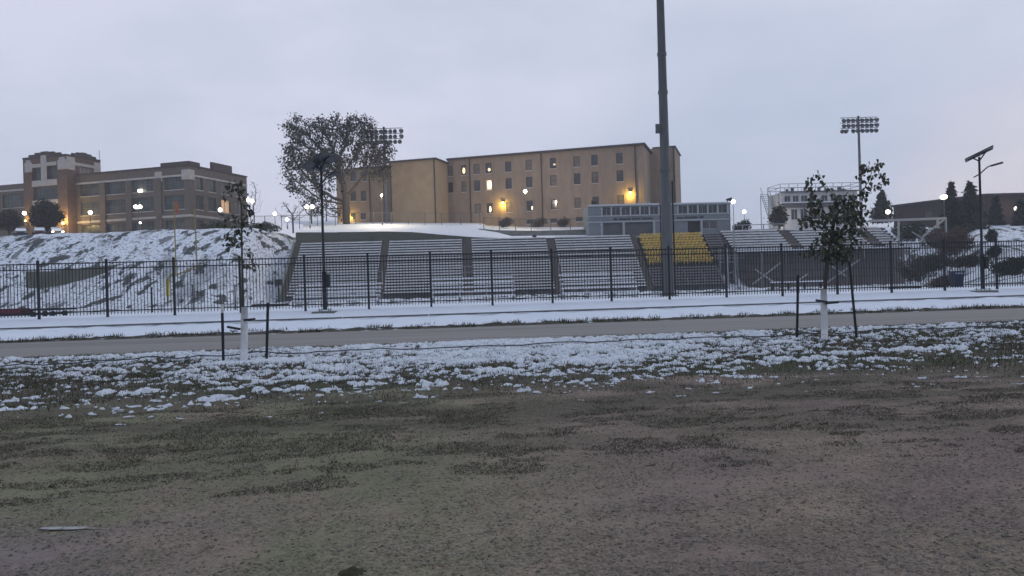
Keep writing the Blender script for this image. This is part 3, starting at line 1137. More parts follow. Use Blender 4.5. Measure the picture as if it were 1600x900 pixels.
shrub(1512, 412, 60, 14, 70, 'low ragged dark shrub behind the blue bin', M_LEAFD, n=1400, size=.14)
shrub(1585, 424, 56, 22, 70, 'long dark clipped hedge behind the fence at far right', M_NEEDLE, name='hedge', n=3600, size=.14)
shrub(1424, 374, 108, 26, 54, 'dark green bush mass behind the white steel rail frame', M_NEEDLE, n=2400)
shrub(1122, 350, 130, 22, 44, 'dark round shrubs beside the press box end', M_LEAFD) if False else None
shrub(1160, 362, 119, 18, 30, 'dark bushes beyond the right end of the press box', M_NEEDLE, n=1200)
shrub(340, 362, 110, 14, 60, 'low green brush along the hill crest under the brick corner', M_LEAFG, n=1600)
shrub(410, 360, 110, 12, 60, 'low green brush on the hill crest below the bare tree', M_LEAFG, n=1600)


shrub(1432, 436, 98, 34, 60, 'dark tangled brush at the right foot of the raised grandstand', M_BRUSH, n=2400)
shrub(1462, 420, 88, 26, 50, 'dark brush on the snowy slope left of the blue bin', M_LEAFD, n=1500)
shrub(1470, 446, 64, 14, 44, 'low frosted weeds on the slope left of the blue bin', M_BRUSH, n=900, size=.14)


def sapling(px, py, c, lean_px, clumps, stem_px, label, wrap_top, straps, full=.75, per=2):
    p = on_line(px, py, c, MS)
    X_, C_ = np.array([p.x]), np.array([p.y - MS * p.x])
    base = Vector((p.x, p.y, float(zverge(X_, np.array([p.y]), C_)[0])))
    Y0 = base.y
    k = Y0 / F
    t = thing('young_tree', label, 'tree', base)
    L = lambda x, y: at(x, y, Y0) - base
    A, leafc = [], []
    for (cx, cy, rx, ry, n) in clumps:
        w = L(cx, cy)
        w.y = rnd.uniform(-.25, .25)
        A.append(ellipsoid_pts(w, (rx * k, max(rx, ry) * k * .7, ry * k), max(6, int(n * .3)), .1))
        leafc.append(ellipsoid_pts(w, (rx * k, max(rx, ry) * k * .7, ry * k), n, .1))
    A = np.concatenate(A)
    leafc = np.concatenate(leafc)
    pts, par, rad, nch = grow((0, 0, 0), [L(*q) for q in stem_px], A, .07, 3.0, .07, tip=.0042, power=2.1)
    rad = np.minimum(rad, .042)
    mb = MB()
    limbs(pts, par, rad, mb, 7, .042)
    mb.build('trunk', M_BARK, t, smooth=True)
    tips = pts[(rad < .010)]
    tips = tips[tips[:, 2] > 1.25]
    c_ = np.repeat(tips, 3, 0) + rng.normal(0, .04, (len(tips) * 3, 3))
    c_ = c_[rng.random(len(c_)) < full]
    c_ = np.concatenate([c_, leafc[rng.random(len(leafc)) < full * .75]])
    V, Fq = leaf_quads(c_, .088, 1.0, 1.0)
    mesh_np('crown', V, Fq, [mat('sapling_leaf', (.050, .056, .042), (.085, .082, .058), scale=9, rough=.6), mat('sapling_leaf_green', (.045, .060, .032), (.075, .085, .045), scale=9, rough=.6)], t, smooth=False, mi=(rng.random(len(Fq)) < .35).astype(int))
    w0, w1 = L(px, py), L(*wrap_top)
    wr = MB()
    pth = [Vector((0, 0, .0)), w0.lerp(w1, .35) + Vector((.006, 0, 0)), w0.lerp(w1, .7), w1]
    wr.tube(pth, [.075, .07, .072, .066], 12, cap=True)
    for j in range(6):
        z = .12 + j * .15
        q = Vector((0, 0, 0)).lerp(w1, z / w1.z)
        if z < w1.z:
            wr.tube([q, q + Vector((0, 0, .012))], .076, 12, cap=False)
    wr.build('trunk_guard', mat('white_trunk_guard', (.66, .67, .68), (.52, .54, .56), scale=7, rough=.6), t, smooth=True)
    for (a, b) in straps:
        pa, pb = L(*a), L(*b)
        pa.y -= .085
        pb.y -= .16
        MB().bar(pa, pb, .05, .045).build('tie_strap', M_IRON, t)
    return t


sapling(381, 568, 17, 0,
        [(366, 290, 18, 16, 34), (352, 305, 10, 14, 10), (372, 352, 26, 18, 90), (362, 375, 18, 18, 70), (395, 348, 18, 12, 40), (384, 330, 12, 16, 30), (392, 408, 8, 16, 26), (350, 345, 10, 10, 16),
         (383, 300, 8, 16, 14)],
        [(380, 500), (379, 440), (378, 380), (377, 320), (372, 290)],
        'sparse young tree with white trunk guard and black straps at left of the verge', (382, 480), [((384, 500), (402, 498)), ((378, 514), (359, 510))], full=.28)
sapling(1288, 528, 17, 0,
        [(1360, 262, 20, 8, 44), (1376, 252, 12, 9, 26), (1345, 275, 10, 14, 26), (1350, 300, 9, 12, 30), (1366, 290, 16, 8, 30), (1378, 283, 7, 6, 12), (1272, 285, 8, 14, 22), (1271, 272, 6, 5, 8), (1268, 318, 10, 18, 40),
         (1287, 318, 9, 22, 34), (1300, 345, 36, 30, 260), (1325, 320, 22, 30, 130), (1268, 345, 20, 16, 80), (1296, 380, 36, 18, 170), (1330, 360, 22, 30, 130), (1262, 396, 12, 8, 30), (1315, 398, 26, 14, 80),
         (1350, 330, 16, 18, 50), (1258, 345, 8, 10, 20), (1372, 276, 10, 6, 14)],
        [(1288, 470), (1291, 420), (1297, 385), (1303, 345)],
        'leafy young tree with long arching top branches and white guard at right of the verge', (1287, 452), [((1290, 472), (1271, 469)), ((1287, 474), (1306, 472))], full=.52)


def stake(px0, py0, px1, py1, c, label, white):
    b = on_line(px0, py0, c, MS)
    e = at(px1, py1, b.y)
    X_, C_ = np.array([b.x]), np.array([b.y - MS * b.x])
    b.z = float(zverge(X_, np.array([b.y]), C_)[0]) - .1
    t = thing('tree_stake', label, 'stake', b, group='stakes beside the young trees')
    d = e - b
    p1 = d * .87
    m = MB()
    m.bar((0, 0, 0), p1, .055, .012)
    m.bar((0, .022, 0), p1 + Vector((0, .022, 0)), .012, .04)
    for k in range(9):
        q = p1 * (.15 + .09 * k)
        m.bar(q + Vector((-.02, -.015, 0)), q + Vector((.02, -.015, 0)), .016, .02)
    m.build('post', M_IRON, t)
    m = MB()
    m.bar(p1, d, .055, .012)
    m.bar(p1 + Vector((0, .022, 0)), d + Vector((0, .022, 0)), .012, .04)
    m.build('post_tip', M_WHITE if white else M_IRON, t)


stake(349, 566, 347, 476, 16.9, 'stake with pale tip on the left side of the left young tree', True)
stake(416, 563, 419, 458, 16.9, 'stake with pale tip on the right side of the left young tree', True)
stake(1245, 533, 1247, 430, 17.0, 'all black upright stake on the left side of the right young tree', False)
stake(1339, 530, 1327, 408, 17.0, 'leaning black stake on the right side of the right young tree', False)

# ------------------------------------------------------------------ iron fence
FC = 31.8


def fence():
    x0 = on_line(60, 450, FC, MS).x
    sp = (on_line(1558, 450, FC, MS).x - x0) / 16
    ang = math.atan(MS)
    L = sp / math.cos(ang)
    o0 = Vector((x0, FC + MS * x0, float(znear(FC))))
    t = thing('iron_fence', 'long black iron picket fence between the road and the sports field', 'fence', o0, ang)
    H = 2.15
    pm_, nm = None, None
    post0 = pan0 = None
    for k in range(-3, 21):
        if post0 is None:
            m = MB()
            m.box(-.04, .04, -.04, .04, -.12, H)
            m.box(-.05, .05, -.05, .05, H, H + .02)
            m.box(-.03, .03, -.03, .03, H + .02, H + .045)
            post0 = m.build('post', M_IRON, t, (k * L, 0, 0))
            m = MB()
            for z in (H - .10, H - .31, .24):
                m.box(.042, L - .042, -.019, .019, z - .02, z + .02)
            n = 19
            for i in range(n):
                x = .04 + (L - .08) * (i + .75) / (n + .5)
                m.box(x - .0105, x + .0105, -.0105, .0105, .10, H - .06)
            pan0 = m.build('picket_panel', M_IRON, t, (k * L, 0, 0))
        else:
            c = post0.copy()
            COL.objects.link(c)
            c.parent = t
            c.location = (k * L, 0, 0)
            if k < 20:
                c = pan0.copy()
                COL.objects.link(c)
                c.parent = t
                c.location = (k * L, 0, 0)


fence()

# ------------------------------------------------------------------ solar lamps
M_PANEL = mat('solar_panel_back', (.02, .023, .03), (.035, .038, .045), scale=2, rough=.4)


def solar_lamp(px, py, top_y, label):
    b = on_line(px, py, 31.15, MS)
    b.z = float(znear(31.15))
    Ht = at(px, top_y, b.y).z - b.z
    az = math.atan2(.5, -.86)
    t = thing('solar_lamp', label, 'street lamp', b, 0, 'solar lamp posts at the fence')
    m = MB()
    m.tube([(0, 0, .12), (0, 0, 1.55)], .085, 12)
    m.tube([(0, 0, 1.55), (0, 0, Ht)], [.055, .042], 12)
    m.build('pole', M_IRON, t, smooth=True)
    m = MB()
    m.box(-.22, .22, -.22, .22, .09, .12)
    for a in (-1, 1):
        for c in (-1, 1):
            m.tube([(a * .17, c * .17, -.05), (a * .17, c * .17, .16)], .018, 6)
    m.build('base_plate', M_STEEL, t)
    MB().box(-.42, .42, -.38, .38, -.12, .045).build('footing', M_CONC, t)
    MB().box(.075, .20, -.1, .1, .95, 1.45).build('battery_box', M_IRON, t)
    d = Vector((-.86, .5, 0))            # low side
    s_ = Vector((.5, .86, 0))
    tl = math.radians(24)
    dn = d * math.cos(tl) + Vector((0, 0, -math.sin(tl)))
    nn = dn.cross(s_)
    if nn.z < 0:
        nn = -nn
    c = Vector((0, 0, Ht + .12))
    m = MB()
    vs = []
    for w in (-.018, .022):
        for (i, j) in ((-1, -1), (1, -1), (1, 1), (-1, 1)):
            vs.append(c + dn * i * .56 + s_ * j * .55 + nn * w)
    m.add(vs, [(0, 3, 2, 1), (4, 5, 6, 7), (0, 1, 5, 4), (1, 2, 6, 5), (2, 3, 7, 6), (3, 0, 4, 7)])
    m.build('solar_panel', M_PANEL, t)
    m = MB()
    m.bar(Vector((0, 0, Ht - .18)), c + dn * .28 - nn * .02, .05)
    m.bar(Vector((0, 0, Ht - .18)), c - dn * .28 - nn * .02, .05)
    m.bar(c - dn * .46 - nn * .035, c + dn * .46 - nn * .035, .04, .03)
    m.bar(c - s_ * .42 - nn * .035, c + s_ * .42 - nn * .035, .04, .03)
    m.build('panel_bracket', M_IRON, t)
    e = Vector((.70, -.40, 0))
    m = MB()
    z0 = Ht - .72
    m.tube([Vector((0, 0, z0 - .12)) - e * .28, Vector((0, 0, z0)), e * .35 + Vector((0, 0, z0 + .26)), e * .55 + Vector((0, 0, z0 + .33))], .025, 8)
    m.build('arm', M_IRON, t, smooth=True)
    m = MB()
    p, q = e * .5 + Vector((0, 0, z0 + .30)), e * 1.05 + Vector((0, 0, z0 + .40))
    m.bar(p, p.lerp(q, .35), .10, .07)
    m.bar(p.lerp(q, .34), q, .24, .06)
    m.build('lamp_head', M_IRON, t)
    return t


solar_lamp(508, 487, 258, 'dark solar lamp post left of centre, its panel seen against the big tree')
solar_lamp(1536, 456, 245, 'dark solar lamp post beside the blue bin, its panel seen edge on')

# ------------------------------------------------------------------ tall floodlight mast in front of the stand


def mast():
    b = at(1045, 461, 44)
    b.z = tz(b.x, b.y) - .05
    t = thing('floodlight_mast', 'very tall thick grey steel mast standing in front of the yellow seats', 'mast', b)
    MB().tube([(0, 0, 0), (0, 0, 7), (0, 0, 26)], [.31, .265, .15], 16).build('pole', M_POLE, t, smooth=True)
    m = MB()
    m.box(-.45, .45, -.45, .45, -.3, .10)
    m.build('footing', M_CONC, t)
    for z, r in ((6.9, .30), (11.2, .275), (13.3, .262)):
        MB().tube([(0, 0, z), (0, 0, z + .16)], r, 16).build('collar', M_POLE, t)
    MB().tube([(.36, -.05, 0), (.36, -.05, 6.4)], .045, 8).build('conduit', M_IRON, t)
    MB().tube([(-.35, -.05, 0), (-.35, -.05, 5.2)], .03, 8).build('conduit', M_IRON, t)
    m = MB()
    m.box(-.5, -.28, -.30, -.14, 9.0, 9.5)
    m.build('junction_box', M_POLE, t)
    # lamp rack above the frame
    rk = MB()
    for z in (23, 24, 25):
        rk.box(-1.8, 1.8, -.25, -.17, z, z + .08)
    rk.build('lamp_rack', M_STEEL, t)


mast()


def flood(px, py_base, py_top, Y, cols, rows, col_w, label, base_drop=0.0, offset=0):
    b = at(px, py_base, Y)
    e = at(px, py_top, Y)
    b.z -= base_drop
    H = e.z - b.z
    t = thing('stadium_light', label, 'floodlight', b, 0, 'stadium floodlights beyond the stand')
    m = MB()
    m.tube([(0, 0, 0), (0, 0, H)], [.27, .17], 10)
    m.build('pole', mat('dark_light_pole', (.09, .10, .115), (.12, .125, .14), rough=.6), t, smooth=True)
    rk = MB()
    k = Y / F
    for r in range(rows):
        z = H - .35 - r * 8.2 * k
        rk.box((-cols / 2 - .1) * col_w * k + offset * k, (cols / 2 + .1) * col_w * k + offset * k, -.26, -.18, z, z + .09)
    rk.build('lamp_rack', MATS['dark_light_pole'], t)
    lampm = mat('lamp_housing', (.075, .08, .095), (.10, .105, .12), rough=.5)
    tilted = {(0, cols - 1), (1, cols - 1), (2, 0), (2, 1)}
    proto = None
    for r in range(rows):
        for c in range(cols):
            x = ((c + .5) - cols / 2) * col_w * k + offset * k
            z = H - .35 - r * 8.2 * k - .34
            if proto is None:
                mm = MB()
                mm.tube([(0, .12, .08), (0, -.02, .02), (0, -.34, -.14), (0, -.52, -.23)], [.10, .22, .32, .34], 12)
                mm.bar((0, .0, .08), (0, -.02, .36), .05)
                o = proto = mm.build('lamp', lampm, t, smooth=True)
            else:
                o = proto.copy()
                COL.objects.link(o)
                o.parent = t
            o.location = (x, -.15, z)
            if (r, c) in tilted:
                o.rotation_euler = (0, .5 if c else -.5, (.9 if c > 1 else -.9))
    return t


flood(604, 352, 198, 127.5, 8, 3, 7.2, 'tall stadium floodlight half hidden behind the big tree', 1.0)
flood(1346, 352, 181, 132, 8, 3, 7.1, 'tall stadium floodlight with three rows of lamps above the right press box', 1.0)

# ------------------------------------------------------------------ grandstand
ST = 0.058
S0 = 100.0


def su(px, py, s):
    p = on_line(px, py, s, ST)
    return p


STF = Frame((0, S0, 0), math.atan(ST))
NR, RISE, RUN, ZB = 20, .364, .50, 1.55
M_BENCH = mat('aluminium_bench', (.72, .73, .73), (.56, .575, .58), scale=1.2, rough=.5)
M_BENCHP = mat('weathered_mauve_bench', (.27, .25, .265), (.20, .185, .20), scale=1.2, rough=.7)
M_STEP = mat('dark_concrete_step', (.052, .055, .058), (.07, .072, .074), scale=1.0, rough=.95)
M_AISLE = mat('brown_stair_concrete', (.105, .09, .082), (.14, .122, .112), scale=2, rough=.95)


def sx_at(px, row, py):
    return STF.fx(px, py, row * RUN)[0]


def row_y(row):
    return 455 - row * (79 / 19)


def section(pxt0, pxt1, label, r0=0, r1=NR, m=M_BENCH, tprev=None):
    x0, x1 = sx_at(pxt0, 19, 375), sx_at(pxt1, 19, 372)
    o = STF.w(x0, 0, 0)
    t = thing('bleacher_section', label, 'bleachers', o, STF.rz, 'bleacher sections of the big stand')
    W = x1 - x0
    st = MB()
    for i in range(r0, r1):
        z = ZB + i * RISE
        st.box(0.0, W, i * RUN + .10, (i + 1) * RUN + .098, ZB - 1.0 if i < 4 else z - 2.0, z - .20)
    st.build('step', M_STEP, t)
    for i in range(r0, r1):
        z = ZB + i * RISE
        MB().box(.04, W - .04, i * RUN - .16, i * RUN + .12, z - .16, z).build('bench', m, t)
    nsup = max(2, int(W / 2.2))
    for j in range(nsup + 1):
        xx = .12 + (W - .24) * j / nsup
        MB().bar((xx, r0 * RUN + .02, ZB + r0 * RISE - .17), (xx, (r1 - 1) * RUN + .02, ZB + (r1 - 1) * RISE - .17), .06, .06).build('bench_support', M_STEEL, t)
    if r0 == 0:
        MB().box(0, W, -.35, -.22, ZB - 1.25, ZB - .42).build('front_panel', M_STEP, t)
    return t


def aisle(px0, px1, label, r0=0):
    x0, x1 = sx_at(px0, 19, 375) + .03, sx_at(px1, 19, 372) - .03
    o = STF.w(x0, 0, 0)
    st = MB()
    W = x1 - x0
    for i in range(r0, NR):
        z = ZB + i * RISE
        st.box(0, W, i * RUN - .10, i * RUN + .149, z - 1.6, z - .30)
        st.box(0, W, i * RUN + .15, i * RUN + .399, z - 1.6, z - .12)
    ob = st.build('stairway', M_AISLE, None, o)
    ob.rotation_euler = (0, 0, STF.rz)
    tag(ob, label, 'stairs', 'stairways through the big stand')


section(470, 597, 'aluminium bleacher section at the left end of the big stand')
section(608, 722, 'aluminium bleacher section second from the left, beside the brown stairway in the middle')
section(736, 853, 'aluminium bleacher section right of the middle stairway, behind the low bleachers')
section(866, 984, 'aluminium bleacher section just left of the yellow seats')
section(994, 1097, 'lower rows of bleachers below the yellow seats', 0, 7, M_BENCHP)
section(1099, 1143, 'short stretch of mauve weathered bleachers right of the yellow seats', 9, NR, M_BENCHP)
aisle(597, 608, 'narrow brown stairway between the first and second bleacher sections from the left')
aisle(722, 736, 'brown stairway rising straight in the middle of the bleachers')
aisle(853, 866, 'brown stairway between the middle and the fourth bleacher section')
aisle(984, 994, 'dark stairway along the left side of the yellow seats')

# side wall at the left end of the stand
x0 = sx_at(470, 19, 375)
m = MB()
for i in range(NR):
    z = ZB + i * RISE
    m.box(-.75, -.05, i * RUN - .2, (i + 1) * RUN - .2, z - 2.2, z + .05)
ob = m.build('stand_side_wall', mat('mossy_concrete', (.12, .125, .10), (.085, .09, .072), scale=.8, rough=.95), None, STF.w(x0, 0, 0))
ob.rotation_euler = (0, 0, STF.rz)
tag(ob, 'stepped dark concrete side wall at the left end of the big stand', 'wall')
m = MB()
for i in range(NR):
    z = ZB + i * RISE
    m.box(-1.05, -.76, i * RUN - .2, (i + 1) * RUN - .2, z - 2.2, z + .16)
ob = m.build('wall_coping', mat('pale_coping', (.33, .33, .30), (.26, .26, .24)), None, STF.w(x0, 0, 0))
ob.rotation_euler = (0, 0, STF.rz)
tag(ob, 'pale sloping concrete coping edging the snowy bank at the left stand end', 'kerb')

# yellow seats
M_YEL = mat('yellow_seat_plastic', (.68, .47, .10), (.55, .39, .09), scale=.9, rough=.55)
M_YEL2 = mat('ochre_seat_plastic', (.42, .31, .10), (.56, .42, .13), scale=.9, rough=.6)
ybase = sx_at(996, 19, 368)
yend = sx_at(1097, 19, 365)
st = MB()
for i in range(7, NR):
    z = ZB + i * RISE
    st.box(0, yend - ybase, i * RUN - .12, (i + 1) * RUN - .122, z - 2.0, z - .40)
ob = st.build('seat_terrace', M_STEP, None, STF.w(ybase, 0, 0))
ob.rotation_euler = (0, 0, STF.rz)
tag(ob, 'dark stepped terrace carrying the yellow stadium seats', 'terrace')
seat_me = {}
nc = 17
for i in range(8, NR):
    off = 0
    for c in range(nc):
        x = ybase + .3 + (yend - ybase - .9) * c / (nc - 1) + (.3 if i % 2 else 0)
        z = ZB + i * RISE
        key = rnd.random() < .35
        if key not in seat_me:
            m = MB()
            m.box(-.22, .22, -.20, .16, -.10, -.04)
            m.box(-.22, .22, -.22, -.18, -.14, -.04)
            m.box(-.21, .21, .16, .20, -.10, .10)
            m.box(-.17, .17, .165, .195, .10, .15)
            m.box(-.04, .04, -.02, .06, -.40, -.10)
            o = m.build('stadium_chair', M_YEL2 if key else M_YEL, None)
            seat_me[key] = o
        else:
            o = seat_me[key].copy()
            COL.objects.link(o)
        o.location = STF.w(x + rnd.uniform(-.015, .015), i * RUN, z + rnd.uniform(-.01, .01))
        o.rotation_euler = (0, 0, STF.rz)
        tag(o, 'yellow plastic stadium seat in the block behind the tall mast', 'stadium seat', 'yellow stadium seats')

# rail below the yellow seats
m = MB()
for z in (.0, .42):
    m.bar((0, 0, z), (yend - ybase, 0, z), .06, .06)
for k in range(7):
    m.bar(((yend - ybase) * k / 6, 0, -.8), ((yend - ybase) * k / 6, 0, .45), .06)
ob = m.build('railing', M_IRON, None, STF.w(ybase, 7.2 * RUN, ZB + 7 * RISE - .1))
ob.rotation_euler = (0, 0, STF.rz)
tag(ob, 'dark steel railing along the foot of the yellow seats', 'railing')


# retaining walls and snowy terraces behind the stand
def wallstrip(name, label, tops, bottoms, Y, thick, m):
    """a wall standing at distance Y; tops and bottoms are given as photo points"""
    mb_ = MB()
    o = at(tops[0][0], bottoms[0][1], Y)
    for i in range(len(tops) - 1):
        a, b = at(*tops[i], Y), at(*tops[i + 1], Y)
        c, d = at(*bottoms[i], Y), at(*bottoms[i + 1], Y)
        q = [c - o, d - o, b - o, a - o]
        bk = [v + Vector((0, thick, 0)) for v in q]
        mb_.add(q + bk, [(0, 1, 2, 3), (7, 6, 5, 4), (3, 2, 6, 7), (0, 4, 5, 1), (1, 5, 6, 2), (0, 3, 7, 4)])
    ob = mb_.build(name, m, None, o)
    return tag(ob, label, 'wall')


M_MOSS = mat('mossy_concrete')if 'mossy_concrete' in MATS and False else MATS['mossy_concrete']
wallstrip('retaining_wall', 'long mossy concrete retaining wall above the bleachers under the snow terrace',
          [(462, 363), (540, 363), (600, 362), (645, 363), (690, 367), (740, 371), (800, 373), (930, 371)],
          [(462, 396), (540, 394), (600, 392), (645, 391), (690, 390), (740, 388), (800, 387), (930, 384)], 111.8 - .8, .35, MATS['mossy_concrete'])
wallstrip('retaining_wall', 'second grey retaining wall below the dorm between the snow terraces',
          [(748, 357), (775, 360), (830, 361), (880, 360), (926, 358)], [(748, 366), (775, 380), (830, 380), (880, 380), (926, 380)], 117.0, .35, M_CONC)


def terrace(name, front, back, m):
    V, Fq = [], []
    n = len(front)
    rows = 8
    for j in range(rows + 1):
        for i in range(n):
            a, b = at(*front[i]), at(*back[i])
            p = a.lerp(b, j / rows)
            p.z += .06 * math.sin(i * 1.7 + j * .9) * (0 < j < rows)
            V.append(tuple(p))
    for j in range(rows):
        for i in range(n - 1):
            k = j * n + i
            Fq.append((k, k + 1, k + n + 1, k + n))
    o = mesh_np(name, V, Fq, m)
    return structure(o)


terrace('snow_terrace', [(470, 362.6, 111.2), (540, 362.6, 111.2), (600, 361.6, 111.2), (645, 362.6, 111.2), (690, 366.6, 111.2), (740, 370.6, 111.2), (800, 372.6, 111.2), (930, 370.6, 111.2)],
        [(474, 351, 121), (540, 350, 121), (600, 349.5, 121), (645, 350, 121), (690, 350.5, 121), (752, 351, 121), (800, 368.5, 117.2), (930, 366.5, 117.2)], M_SNOW)
terrace('snow_terrace', [(474, 351, 121), (600, 349.5, 121), (752, 351, 121), (758, 358.0, 117.2), (775, 359.6, 117.2), (830, 360.6, 117.2), (880, 359.6, 117.2), (1000, 355, 117.2)],
        [(440, 346, 190), (600, 342, 190), (745, 340, 190), (770, 340, 190), (800, 340, 190), (850, 339, 190), (900, 338, 190), (1060, 333, 190)], M_SNOW)

# loudspeakers / bins on the wall head
for px, py, lb in ((581, 378, 'small dark box on the stand top left of the middle'), (712, 375, 'small dark box on the stand top near the middle stairway'), (835, 370, 'small dark box at the stand top right of the middle')):
    p = at(px, py, 110.6)
    m = MB().box(-.28, .28, -.2, .2, -.3, .22)
    m.box(-.22, .22, -.24, -.2, -.24, .14)
    m.bar((0, 0, -.3), (0, 0, -1.0), .09)
    tag(m.build('loudspeaker', M_IRON, None, p), lb, 'speaker')

# ------------------------------------------------------------------ low portable bleachers by the track


def low_bleacher(px0, px1, pyb, Y, label, rows=5, hpx=38):
    a = at(px0, pyb, Y)
    b = at(px1, pyb, Y)
    a.z = tz(a.x, a.y) + .02
    W = b.x - a.x
    t = thing('portable_bleacher', label, 'bleachers', a, .03, 'low portable bleachers by the track')
    H = hpx * Y / F
    for i in range(rows):
        z = .45 + (H - .45) * i / (rows - 1)
        m = MB().box(0, W, i * .6 - .14, i * .6 + .14, z - .05, z)
        m.build('bench', M_BENCH, t)
        if i:
            MB().box(0, W, i * .6 - .42, i * .6 - .18, z - .40, z - .36).build('footboard', M_BENCH, t)
        s_ = MB().box(.05, W - .05, i * .6 - .13, i * .6 + .13, z, z + .07)
        s_.build('snow_cover', M_SNOW, t)
    n = 4
    for k in range(n):
        x = .15 + (W - .3) * k / (n - 1)
        m = MB()
        m.bar((x, (rows - 1) * .6, 0), (x, (rows - 1) * .6, H - .06), .07)
        m.bar((x, 0, 0), (x, 0, .4), .07)
        m.bar((x, 1.2, 0), (x, 1.2, .45 + (H - .45) * .5 - .06), .06)
        m.bar((x, -.2, .05), (x, (rows - 1) * .6 + .2, .05), .07)
        m.bar((x, -.1, .36), (x, (rows - 1) * .6, H - .12), .07)
        m.build('frame', M_STEEL, t)
    m = MB()
    for z in (H + .5, H + .95):
        m.bar((0, (rows - 1) * .6 + .2, z), (W, (rows - 1) * .6 + .2, z), .04)
    for k in range(n + 2):
        x = .05 + (W - .1) * k / (n + 1)
        m.bar((x, (rows - 1) * .6 + .2, H - .1), (x, (rows - 1) * .6 + .2, H + .95), .04)
    for z0 in (0,):
        m.bar((.15, (rows - 1) * .6, .1), (W * .5, (rows - 1) * .6, H * .8), .04)
        m.bar((W * .5, (rows - 1) * .6, H * .8), (W - .15, (rows - 1) * .6, .1), .04)
    m.build('back_rail', M_STEEL, t)


low_bleacher(455, 592, 478, 60, 'low portable bleacher in front of the left end of the big stand', 5, 34)
low_bleacher(672, 806, 472, 60, 'low portable bleacher in front of the middle stairway')
low_bleacher(878, 1000, 466, 62, 'low portable bleacher just left of the tall mast')

# ------------------------------------------------------------------ raised steel grandstand on the right


def right_stand():
    s_ = 104.0
    o = on_line(1148, 440, s_, ST)
    e = on_line(1418, 440, s_, ST)
    o.z = .6
    fr = Frame(o, math.atan(ST))
    W = (e - o).length
    t = thing('raised_grandstand', 'raised open steel grandstand at right with dark lattice underside', 'grandstand', o, fr.rz)
    n = 8
    zf = fr.fx(1250, 386, 0)[1]
    zt = fr.fx(1250, 358, 6.0)[1]
    xa0, xa1 = fr.fx(1224, 370, 3)[0], fr.fx(1241, 370, 3)[0]
    xb0, xb1 = fr.fx(1345, 370, 3)[0], fr.fx(1364, 370, 3)[0]
    secs = [(0.0, xa0), (xa1, xb0), (xb1, W - 1.0)]
    for i in range(n):
        z = zf + (zt - zf) * i / (n - 1)
        for (p, q) in secs:
            MB().box(p + .04, q - .04, i * .75 - .16, i * .75 + .14, z - .19, z).build('bench', M_BENCH, t)
    stp = MB()
    for i in range(n):
        z = zf + (zt - zf) * i / (n - 1)
        stp.box(0, W, i * .75 + .16, (i + 1) * .75 + .158, z - .46, z - .22)
    stp.build('deck', M_STEP, t)
    m = MB()
    for (p, q) in ((xa0, xa1), (xb0, xb1)):
        for i in range(n):
            z = zf + (zt - zf) * i / (n - 1)
            m.box(p + .05, q - .05, i * .75 - .2, i * .75 + .158, z - .5, z - .12)
    m.build('stairway', M_AISLE, t)
    MB().box(0, W, -.95, -.22, zf - .62, zf - .45).build('walkway', M_STEP, t)
    MB().box(.05, W - .05, -.97, -.6, zf - .449, zf - .30).build('snow_cover', M_SNOW, t)
    m = MB()
    for k in range(15):
        x = W * k / 14
        m.bar((x, -.97, zf - .6), (x, -.97, zf + .35), .05)
    m.bar((0, -.97, zf + .35), (W, -.97, zf + .35), .05)
    m.build('front_rail', M_STEEL, t)
    nb = 7
    for k in range(nb + 1):
        x = .1 + (W - .2) * k / nb
        MB().bar((x, -.8, -.1), (x, -.8, zf - .62), .17).build('column', M_STEEL if k < 2 else M_POLE, t)
        MB().bar((x, 5.4, -.1), (x, 5.4, zt - .7), .17).build('column', M_POLE, t)
    br = MB()
    for px0, py0, px1, py1 in ((1176, 444, 1220, 410), (1180, 421, 1212, 443), (1290, 443, 1344, 405), (1296, 413, 1322, 432), (1405, 402, 1440, 424), (1240, 443, 1262, 428)):
        (xa, za), (xb, zb) = fr.fx(px0, py0, 1.5), fr.fx(px1, py1, 1.5)
        br.bar((xa, 1.5, za), (xb, 1.5, zb), .17, .17)
    br.build('cross_brace', mat('pale_brace_steel', (.62, .63, .64), (.52, .53, .54)), t)
    m = MB()
    m.box(fr.fx(1106, 400, 3.2)[0], fr.fx(1150, 400, 3.2)[0], 3.2, 3.3, -.2, zf - .1)
    m.box(.0, W + 1.5, 3.301, 3.4, -.2, zf + .2)
    m.build('back_screen', mat('dark_mesh_screen', (.185, .165, .170), (.225, .202, .206), scale=.5, rough=.95), t)
    m = MB()
    for i in range(4):
        m.box(0, W, 3.1, 3.18, 1.2 + i * 1.05, 1.30 + i * 1.05)
    m.build('girt', M_POLE, t)
    # side guard at the left end
    m = MB()
    for px, py0, py1 in ((1124, 388, 462), (1136, 388, 462), (1146, 352, 462)):
        x, z1 = fr.fx(px, py0, -.9)
        m.bar((x, -.9, -.1), (x, -.9, z1), .17)
    for px0, py0, px1, py1 in ((1124, 388, 1148, 387), (1124, 410, 1148, 409), (1124, 434, 1146, 424)):
        (xa, za), (xb, zb) = fr.fx(px0, py0, -.9), fr.fx(px1, py1, -.9)
        m.bar((xa, -.9, za), (xb, -.9, zb), .10)
    m.build('side_guard', M_STEEL, t)
    m = MB()
    for px, py0, py1 in ((1146, 352, 370), (1160, 352, 385), (1193, 350, 362), (1225, 349, 380)):
        (x, z1), (_, z0) = fr.fx(px, py0, 6.1), fr.fx(px, py1, 6.1)
        m.bar((x, 6.1, z0), (x, 6.1, z1), .13)
    for dy in (0, 8):
        (xa, za), (xb, zb) = fr.fx(1146, 352 + dy, 6.1), fr.fx(1228, 349.5 + dy, 6.1)
        m.bar((xa, 6.1, za), (xb, 6.1, zb), .10)
    m.build('back_rail', M_STEEL, t)


right_stand()

